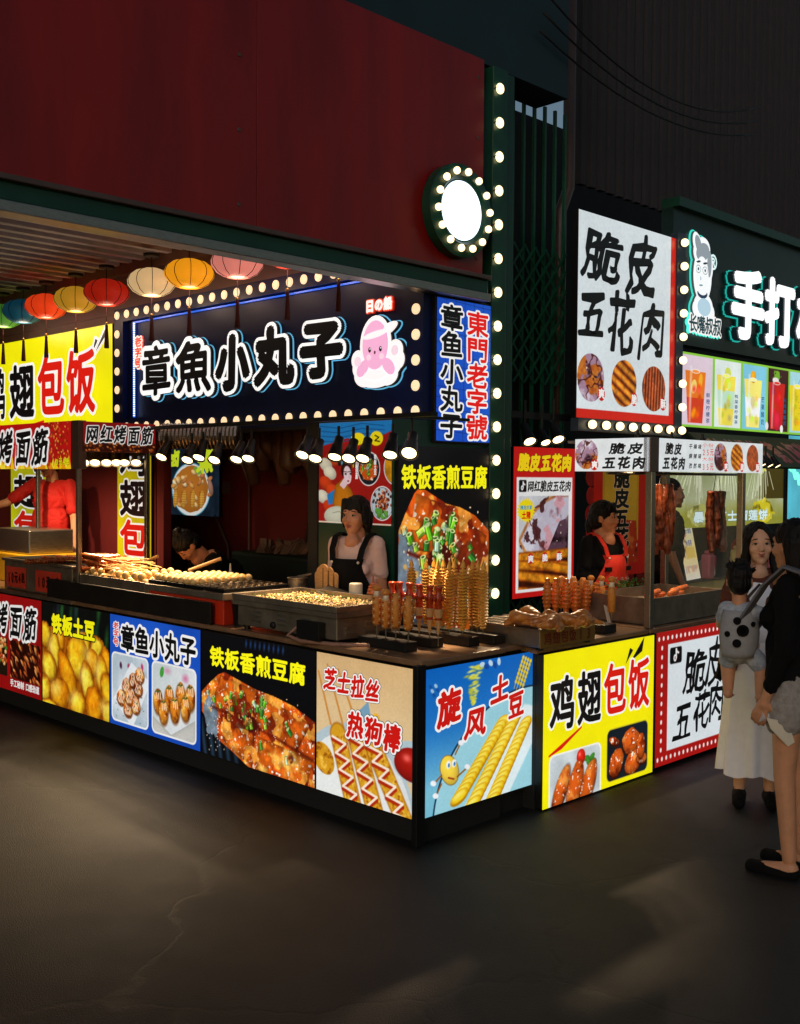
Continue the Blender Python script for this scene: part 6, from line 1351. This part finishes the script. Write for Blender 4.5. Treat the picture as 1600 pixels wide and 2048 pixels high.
def person(label, loc, facing, h=1.62, head=(0, 0, 0), skin=0, hair='bob', wid=1., arms=None, lean=0., top=BLACK, sleeve=.55, legs='trousers', legm=BLACK, smile=0, closed=False, fem=True, vox=.0085, low=None, neckline=.0):
    low = legs != 'trousers'
    r = thing('person', label, 'person', loc, rotz(facing)); s = h / 1.65; sk = SKIN(skin)
    L = lambda x, y, z: V3((x * s, y * s, z * s))
    hip = .9; ln = lambda x, y, z: L(x, y + math.sin(lean) * max(0, z - hip), hip + (z - hip) * math.cos(lean) if z > hip else z)
    hc = ln(0, .02, 1.535); H = Matrix.Translation(hc) @ Matrix.Rotation(-lean * .9, 4, 'X') @ Euler(head).to_matrix().to_4x4()
    sx = .138 * wid if fem else .17 * wid
    arms = arms or {-1: ((-.03, -.02, -.29), (.02, .1, -.24)), 1: ((.03, -.02, -.29), (-.02, .1, -.24))}
    A = {}
    for x in (-1, 1):
        sh = ln(x * sx, -.005, 1.36); el = sh + L(*arms[x][0]); wr = el + L(*arms[x][1]); A[x] = (sh, el, wr)
    b = MB(); head_prims(b, H, s); b.cap(ln(0, -.015, 1.36), H @ V3((0, -.02 * s, -.06 * s)), .055 * s, .05 * s)
    b.ball(ln(0, .062, 1.372), (.052 * s, .05 * s, .055 * s)) if fem else None; b.cap(ln(-.11, -.01, 1.33), ln(.11, -.01, 1.33), .05 * s, .05 * s); b.ball(ln(0, .02, 1.25), (.14 * s * wid, .09 * s, .15 * s)); b.ball(ln(0, .01, 1.02), (.13 * s * wid, .09 * s, .17 * s)); b.ball(ln(0, 0, .9), (.15 * s * wid, .1 * s, .12 * s))
    for x in (-1, 1):
        sh, el, wr = A[x]; b.cap(sh, el, .043 * s, .036 * s); b.cap(el, wr, .036 * s, .024 * s); d = (wr - el).normalized(); hand(b, wr, d, L(-x, .2, 0) if abs(d.z) > .5 else L(0, 0, -1), s, .5, x)
        if low: b.cap(L(.085 * x, 0, .86), L(.085 * x, .01, .48), .078 * s, .05 * s); b.cap(L(.085 * x, .01, .48), L(.085 * x, -.02, .09), .05 * s, .034 * s); b.cap(L(.085 * x, -.03, .04), L(.095 * x, .13, .025), .035 * s, .025 * s)
    voxel(b, 'body', sk, r, vox, 4); face(H, r, s, smile, closed); hair_mesh(H, r, hair, s)
    # top
    b = MB(); b.cap(ln(-sx * .8, -.01, 1.345), ln(sx * .8, -.01, 1.345), .058 * s, .058 * s); b.ball(ln(0, .018, 1.24), (.15 * s * wid, .112 * s, .16 * s)); b.ball(ln(0, .012, 1.05), (.158 * s * wid, .118 * s, .2 * s)); b.ball(ln(0, .005, .93), (.17 * s * wid, .122 * s, .13 * s))
    if fem: [b.ball(ln(.066 * x * wid, .095, 1.2), (.066 * s, .05 * s, .064 * s)) for x in (-1, 1)]
    for x in (-1, 1):
        sh, el, wr = A[x]
        if sleeve <= 1: b.cap(sh, sh.lerp(el, sleeve), .055 * s, .056 * s)
        else: b.cap(sh, el, .054 * s, .046 * s); b.cap(el, el.lerp(wr, sleeve - 1), .046 * s, .036 * s)
    voxel(b, 'top', top, r, .0085, 3, 0, .008)
    if legs == 'trousers':
        b = MB()
        b.ball(L(0, 0, .88), (.17 * s * wid, .118 * s, .13 * s))
        for x in (-1, 1): b.cap(L(.085 * x, 0, .84), L(.088 * x, .01, .48), .096 * s, .07 * s); b.cap(L(.088 * x, .01, .48), L(.088 * x, -.02, .1), .07 * s, .055 * s)
        voxel(b, 'trousers', legm, r, .012, 2); b = MB()
        for x in (-1, 1): MB().cap(L(.088 * x, -.03, .045), L(.095 * x, .14, .04), .046 * s, .04 * s).build('shoe', BLACK, r, True)
    return r, H, A, ln, s
def apron(r, ln, s, m, wid=1., bib=.105, strap=True, z0=.72, y=.13):
    b = MB(); n = 12; rows = []
    for j in range(14):
        t = j / 13; z = 1.27 - (1.27 - z0) * t; hw = bib + (.185 * wid - bib) * min(1, max(0, (t - .12) / .35)) ** .8
        rows.append([ln((i / n * 2 - 1) * hw, y + .03 * math.cos((i / n * 2 - 1) * 1.3) - .05 * abs(i / n * 2 - 1) ** 2 * (hw / .18) + (.022 * math.exp(-((z - 1.2) / .09) ** 2)) - .02 * (z > 1.24), z) for i in range(n + 1)])
    vs = [p for row in rows for p in row]; k = n + 1; m_ = len(vs)
    vs += [p + V3((0, .006, 0)) for p in vs]; fs = []
    for j in range(13):
        for i in range(n): q = j * k + i; fs += [(q, q + 1, q + k + 1, q + k), (m_ + q, m_ + q + k, m_ + q + k + 1, m_ + q + 1)]
    for j in range(13): fs += [(j * k, j * k + k, m_ + j * k + k, m_ + j * k), (j * k + n, m_ + j * k + n, m_ + j * k + k + n, j * k + k + n)]
    for i in range(n): fs += [(i, m_ + i, m_ + i + 1, i + 1)]
    a = MB().add(vs, fs).build('apron', m, r, True)
    for x in (-1, 1):
        pts = [ln(x * (bib - .012), y + .012, 1.255), ln(x * (bib + .0), y - .005, 1.33), ln(x * (bib + .01), .07, 1.405), ln(x * (bib + .005), .0, 1.425), ln(x * bib, -.07, 1.39)]
        sb = MB()
        for p, q in zip(pts, pts[1:]):
            d = (q - p); u = V3((.02 * s, 0, 0)); nn = d.cross(u).normalized() * .005
            sb.add([p - u, p + u, q + u, q - u, p - u + nn, p + u + nn, q + u + nn, q - u + nn], [(0, 1, 2, 3), (7, 6, 5, 4), (0, 4, 5, 1), (1, 5, 6, 2), (2, 6, 7, 3), (3, 7, 4, 0)])
        sb.build('apron_strap', m, a); MB().ball(ln(x * (bib - .012), y + .028, 1.25), .009 * s, n=10).build('apron_button', M['white_plastic'], a, True)
    return a
# woman in the black apron
p = at(714, 1040, 'x', .83)
r, H, A, ln, s = person('woman in a pale pink t-shirt and black apron with bobbed hair, behind the griddle', (p.x, p.y, .06), (-.94, -.34), 1.63, (-.02, 0, -.06), 1, 'bob', 1.02, top=mat('pale pink cotton', (226, 190, 180), .85, 0, .12, 14, .1), sleeve=.62)
apron(r, ln, s, BLACK, y=.135)
MB().ball(H @ V3((.078, -.005, -.045)), .005, n=8).build('earring', M['white_plastic'], r, True)
# pork vendor in the red apron
p = at(1205, 1040, 'y', .86); RAP = mat('red apron cloth', (214, 40, 18), .75, 0, .12, 14, .1)
r, H, A, ln, s = person('woman vendor in a red apron over a black top with tied fringe hair', (p.x, p.y, .02), (-.12, -1), 1.63, (-.03, 0, .42), 1, 'pony', 1.08, top=BLACK, sleeve=.85)
apron(r, ln, s, RAP, wid=1.08, bib=.11)
MB().box(ln(-.13, .142, 1.155), ln(.13, .165, 1.185)).build('apron_band', BLACK, r)
t = Tx(.24, .06); t.line('欣旺花甲', 0, 0, 1, 1, (226, 200, 190), .0, (), 'b', gap=.2); t.build('lettering', tuple(ln(-.11, .172, 1.06)), (1, 0, 0), (0, 0, 1), (0, 1, 0), printed('print_0_0.6', 0, base=.6), r)
# man in the red shirt
p = at(103, 960, 'x', .85)
RS_ = mat('red cotton', (190, 24, 16), .8, 0, .14, 9, .12)
tag(MB().box((.72, 4.4, 0), (1.22, 6.2, .3)).build('raised_platform', M['void'], bevel=.005), 'low dark platform the red shirted man stands on', 'platform')
r, H, A, ln, s = person('man in a plain red t-shirt whose face is hidden by the kiosk header', (p.x, p.y, .3), (-.95, -.3), 1.74, (.0, 0, .15), 0, 'short', 1.22, {-1: ((-.05, .0, -.29), (-.03, .03, -.25)), 1: ((.2, .12, -.16), (.2, .12, -.06))}, 0, RS_, .72, fem=False)
MB().lathe([(.016, 0), (.016, .004)], ln(.09, .128, 1.25), ln(.09, .2, 1.25), 18).build('shirt_badge', BLACK, r)
# bowed worker
p = at(490, 1100, 'x', 1.3)
r, H, A, ln, s = person('worker in black bent low over the octopus balls with a hair bun', (p.x, p.y, .03), (-1, .12), 1.6, (-.25, 0, .0), 1, 'bun', 1.0, {1: ((.1, .02, -.22), (.0, .2, -.12)), -1: ((-.1, .02, -.22), (.0, .2, -.12))}, .88, BLACK, .8)
# dark worker seen through the glass
p = at(1338, 1000, 'y', 1.12)
r, H, A, ln, s = person('dark clothed worker in profile behind the pork kiosk glass', (p.x, p.y, .1), (.7, -.72), 1.72, (0, 0, .0), 1, 'short', 1.0, top=mat('charcoal shirt', (30, 34, 36), .85), sleeve=.8, fem=False)
# customer with long hair and a white dress
p = at(1517, 1110, 'x', 1.9)
DR = mat('white chiffon', (240, 240, 248), .7, 0, .06, 10, .08)
r, H, A, ln, s = person('smiling woman with long black hair in a flowing white dress', (p.x, p.y, 0), (-.86, -.5), 1.57, (.02, .04, .1), 2, 'long', .92, {1: ((.06, .02, -.27), (-.1, .16, -.06)), -1: ((-.06, .02, -.27), (.05, .16, -.1))}, top=mat('rust cardigan', (92, 44, 28), .85, 0, .2, 20, .1), sleeve=1.7, legs='dress', smile=.006, vox=.007)
b = MB(); n = 72; pr = [(.125, .98), (.145, .85), (.165, .65), (.18, .42), (.19, .24), (.192, .18)]; vs = []
for rr, z in pr:
    for i in range(n):
        a = 2 * math.pi * i / n; f = 1 + (.1 * math.sin(a * 9 + 1 + z) + .06 * math.sin(a * 14 - 2 * z)) * (1 - z) * 1.2
        vs.append((rr * f * math.cos(a), rr * f * .85 * math.sin(a), z + .014 * math.sin(a * 5) * (1 - z)))
b.add(vs, [(k * n + i, k * n + (i + 1) % n, (k + 1) * n + (i + 1) % n, (k + 1) * n + i) for k in range(len(pr) - 1) for i in range(n)]); b.build('dress_skirt', DR, r, True)
b = MB(); b.ball(ln(0, .04, 1.22), (.12, .105, .13)); b.ball(ln(0, .02, 1.04), (.14, .112, .14)); voxel(b, 'dress_bodice', DR, r, .01, 2)
for x in (-1, 1): MB().cap((.08 * x, -.03, .04), (.09 * x, .13, .035), .04, .035).build('shoe', BLACK, r, True)
q = thing('handbag', 'brown leather shoulder bag hanging before the white dress', 'bag', at(1466, 1290, 'x', 1.72)); q.rotation_euler = (.1, .22, R(-45))
MB().box((-.05, -.03, -.14), (.05, .03, .1)).build('bag_body', mat('tan leather', (124, 72, 34), .5, 0, .3, 12, .1), q, bevel=.012); MB().tube([(-.04, 0, .1), (-.02, 0, .22), (.02, 0, .3), (.06, .02, .36)], .008, 8).build('bag_strap', mat('dark leather', (60, 34, 20), .5), q, True); MB().box((-.052, -.033, -.2), (-.02, .0, -.1)).build('bag_tassel', BLACK, q)
# mother with the baby carrier
fx, fy = 1.03, -1.43
r, H, A, ln, s = person('mother in a black top and denim shorts carrying a baby, seen from behind', (fx, fy, 0), (-.1, 1), 1.63, (0, 0, -.38), 0, 'sleek', 1.0, {-1: ((-.05, -.01, -.29), (.0, .08, -.23)), 1: ((.05, .03, -.3), (-.02, .12, -.2))}, top=BLACK, sleeve=1.75, legs='shorts', vox=.0065)
DEN = mat('pale denim', (150, 146, 144), .85, 0, .25, 40, .25)
b = MB(); b.ball(ln(0, 0, .9), (.172, .122, .13))
for x in (-1, 1): b.cap(ln(.08 * x, 0, .86), ln(.088 * x, .01, .75), .1, .1)
voxel(b, 'shorts', DEN, r, .009, 2, .003, .008)
for x in (-1, 1): MB().cap(ln(.085 * x, -.035, .022), ln(.095 * x, .15, .018), .036, .034).build('sandal', BLACK, r, True)
GREY = mat('grey carrier webbing', (104, 104, 112), .85, 0, .15, 40, .1)
c = thing('baby_carrier', 'grey baby carrier with dark ring pattern strapped over the mother', 'baby carrier', (fx, fy, 1.1))
C0 = V3((fx, fy, 1.1))
for sx in (-1, 1):
    pts = [V3((sx * .1, -.14, .18)), V3((sx * .125, -.09, .31)), V3((sx * .12, .0, .335)), V3((sx * .12, .1, .24)), V3((sx * .13, .2, .08)), V3((sx * .12, .3, -.05))]
    sb = MB()
    for p, q in zip(pts, pts[1:]):
        u = V3((.032, 0, 0)); nn = (q - p).cross(u).normalized() * .012
        sb.add([p - u, p + u, q + u, q - u, p - u + nn, p + u + nn, q + u + nn, q - u + nn], [(0, 1, 2, 3), (7, 6, 5, 4), (0, 4, 5, 1), (1, 5, 6, 2), (2, 6, 7, 3), (3, 7, 4, 0)])
    sb.build('shoulder_strap', GREY, c, bevel=.004)
bb = at(1479, 1160, 'y', fy + .245); BX = V3((bb.x, bb.y, 0))
seat = MB(); n = 12; vs = []
for j in range(9):
    z = .985 + .028 * j; w_ = .078 + .016 * math.sin(j * .4)
    vs += [V3((BX.x + w_ * 1.05 * math.cos(a), BX.y + .0 + w_ * 1.0 * math.sin(a), z)) - C0 for a in [math.pi * .78 + math.pi * .95 * i / n for i in range(n + 1)]]
seat.add(vs, [(j * 13 + i, j * 13 + i + 1, (j + 1) * 13 + i + 1, (j + 1) * 13 + i) for j in range(8) for i in range(12)])
pn = seat.build('carrier_panel', mat('printed carrier cloth', (158, 160, 166), .85, 0, .1, 30, .1), c, True); sm = pn.modifiers.new('s', 'SOLIDIFY'); sm.thickness = .01
for k, (a, z, rr) in enumerate(((3.55, 1.165, .018), (3.8, 1.12, .028), (3.55, 1.06, .02), (4.3, 1.15, .012), (3.1, 1.1, .014))):
    d = V3((math.cos(a), math.sin(a), 0)); o = V3((BX.x, BX.y, z)) - C0 + d * .1
    (MB().lathe([(rr, 0), (rr * 1.02, .004), (rr * .6, .004), (rr * .58, 0)] if k % 2 else [(rr, 0), (rr, .004), (.001, .004)], o, o + d, 18).build('ring_print', BLACK, pn))
# baby
q = thing('person', 'baby with short dark hair facing away in the carrier, one arm raised', 'person', (BX.x, BX.y, .955), rotz((.95, .22)))
H = Matrix.Translation((0, .0, .385)) @ Euler((-.05, 0, .25)).to_matrix().to_4x4(); s_ = .74
b = MB(); head_prims(b, H, s_, True); b.cap((0, 0, .24), (0, 0, .32), .034, .034); b.ball((0, 0, .18), (.064, .055, .11)); b.ball((0, .01, .07), (.07, .066, .075))
b.cap((.07, .0, .25), (.125, .055, .215), .026, .025); b.cap((.125, .055, .215), (.13, .15, .28), .025, .018); hand(b, (.13, .15, .28), (.05, .7, .6), (-.6, .3, -.6), .6, .7, 1)
b.cap((-.07, .0, .25), (-.1, .05, .17), .026, .024); b.cap((-.1, .05, .17), (-.09, .12, .14), .024, .017); hand(b, (-.09, .12, .14), (.1, .9, -.2), (0, -.3, -1), .55, .7, -1)
for x in (-1, 1): b.cap((.045 * x, .02, .05), (.08 * x + .02, .05, -.02), .044, .038); b.cap((.08 * x + .02, .05, -.02), (.075 * x + .02, .04, -.14), .038, .025); b.cap((.075 * x + .02, .035, -.16), (.08 * x + .02, .085, -.175), .023, .017); [b.ball((.064 * x + .02 + .008 * k * x, .104 - .003 * k, -.178), .0065) for k in range(5)]
voxel(b, 'body', SKIN(0), q, .0055, 3); face(H, q, s_, .004)
b = MB(); P = lambda x, y, z: H @ V3((x * s_, y * s_, z * s_)); b.ball(P(0, -.02, .045), (.081 * s_, .098 * s_, .086 * s_), H.to_euler()); b.ball(P(0, -.04, -.005), (.077 * s_, .072 * s_, .08 * s_), H.to_euler()); rs = random.Random(2)
for k in range(26): a = rs.random() * 6.28; e = rs.uniform(.3, 1.4); d = V3((math.cos(a) * math.cos(e), math.sin(a) * math.cos(e), math.sin(e))); b.cap(P(*(d * .08 + V3((0, -.02, .04)))), P(*(d * .108 + V3((0, -.02, .045)))), .009, .004, 6)
voxel(b, 'hair', HAIR, q, .005, 1, 0, 0, .004)
b = MB(); b.ball((0, 0, .18), (.076, .068, .105)); b.cap((-.055, 0, .245), (.055, 0, .245), .046, .046); b.cap((.06, 0, .25), (.1, .03, .235), .036, .034); b.cap((-.06, 0, .25), (-.085, .03, .205), .036, .034); b.ball((0, .01, .07), (.08, .078, .08)); [b.cap((.045 * x, .02, .05), (.07 * x + .015, .042, .0), .05, .047) for x in (-1, 1)]
voxel(b, 'romper', mat('pale blue romper', (156, 172, 196), .85, 0, .3, 26, .12, var2=(196, 204, 214)), q, .007, 3, .003)
# papers in the mother's hand
A_ = A[-1][2]; W_ = Matrix.Translation(r.location) @ Matrix.Rotation(r.rotation_euler.z, 4, 'Z') @ A_
o = MB().cone((-.05, 0, 0), (.07, .02, .01), .03, .034, 20).build('paper_cup', mat('white paper', (204, 198, 206), .7)); o.location = W_ + V3((.04, -.0, -.085)); o.rotation_euler = (0, .1, -.7); tag(o, 'white paper cup held by the mother at her hip', 'cup')
o = MB().prism([(0, 0), (.1, -.02), (.13, -.11), (.1, -.13), (.02, -.05)], (0, 0, 0), (.7, -.7, 0), (0, 0, 1), (.004, .004, 0)).build('paper_napkin', M['white_plastic']); o.location = W_ + V3((-.03, -.02, -.08)); tag(o, 'crumpled white napkin hanging from the mother hand', 'napkin')
bpy.data.scenes.remove(WS)
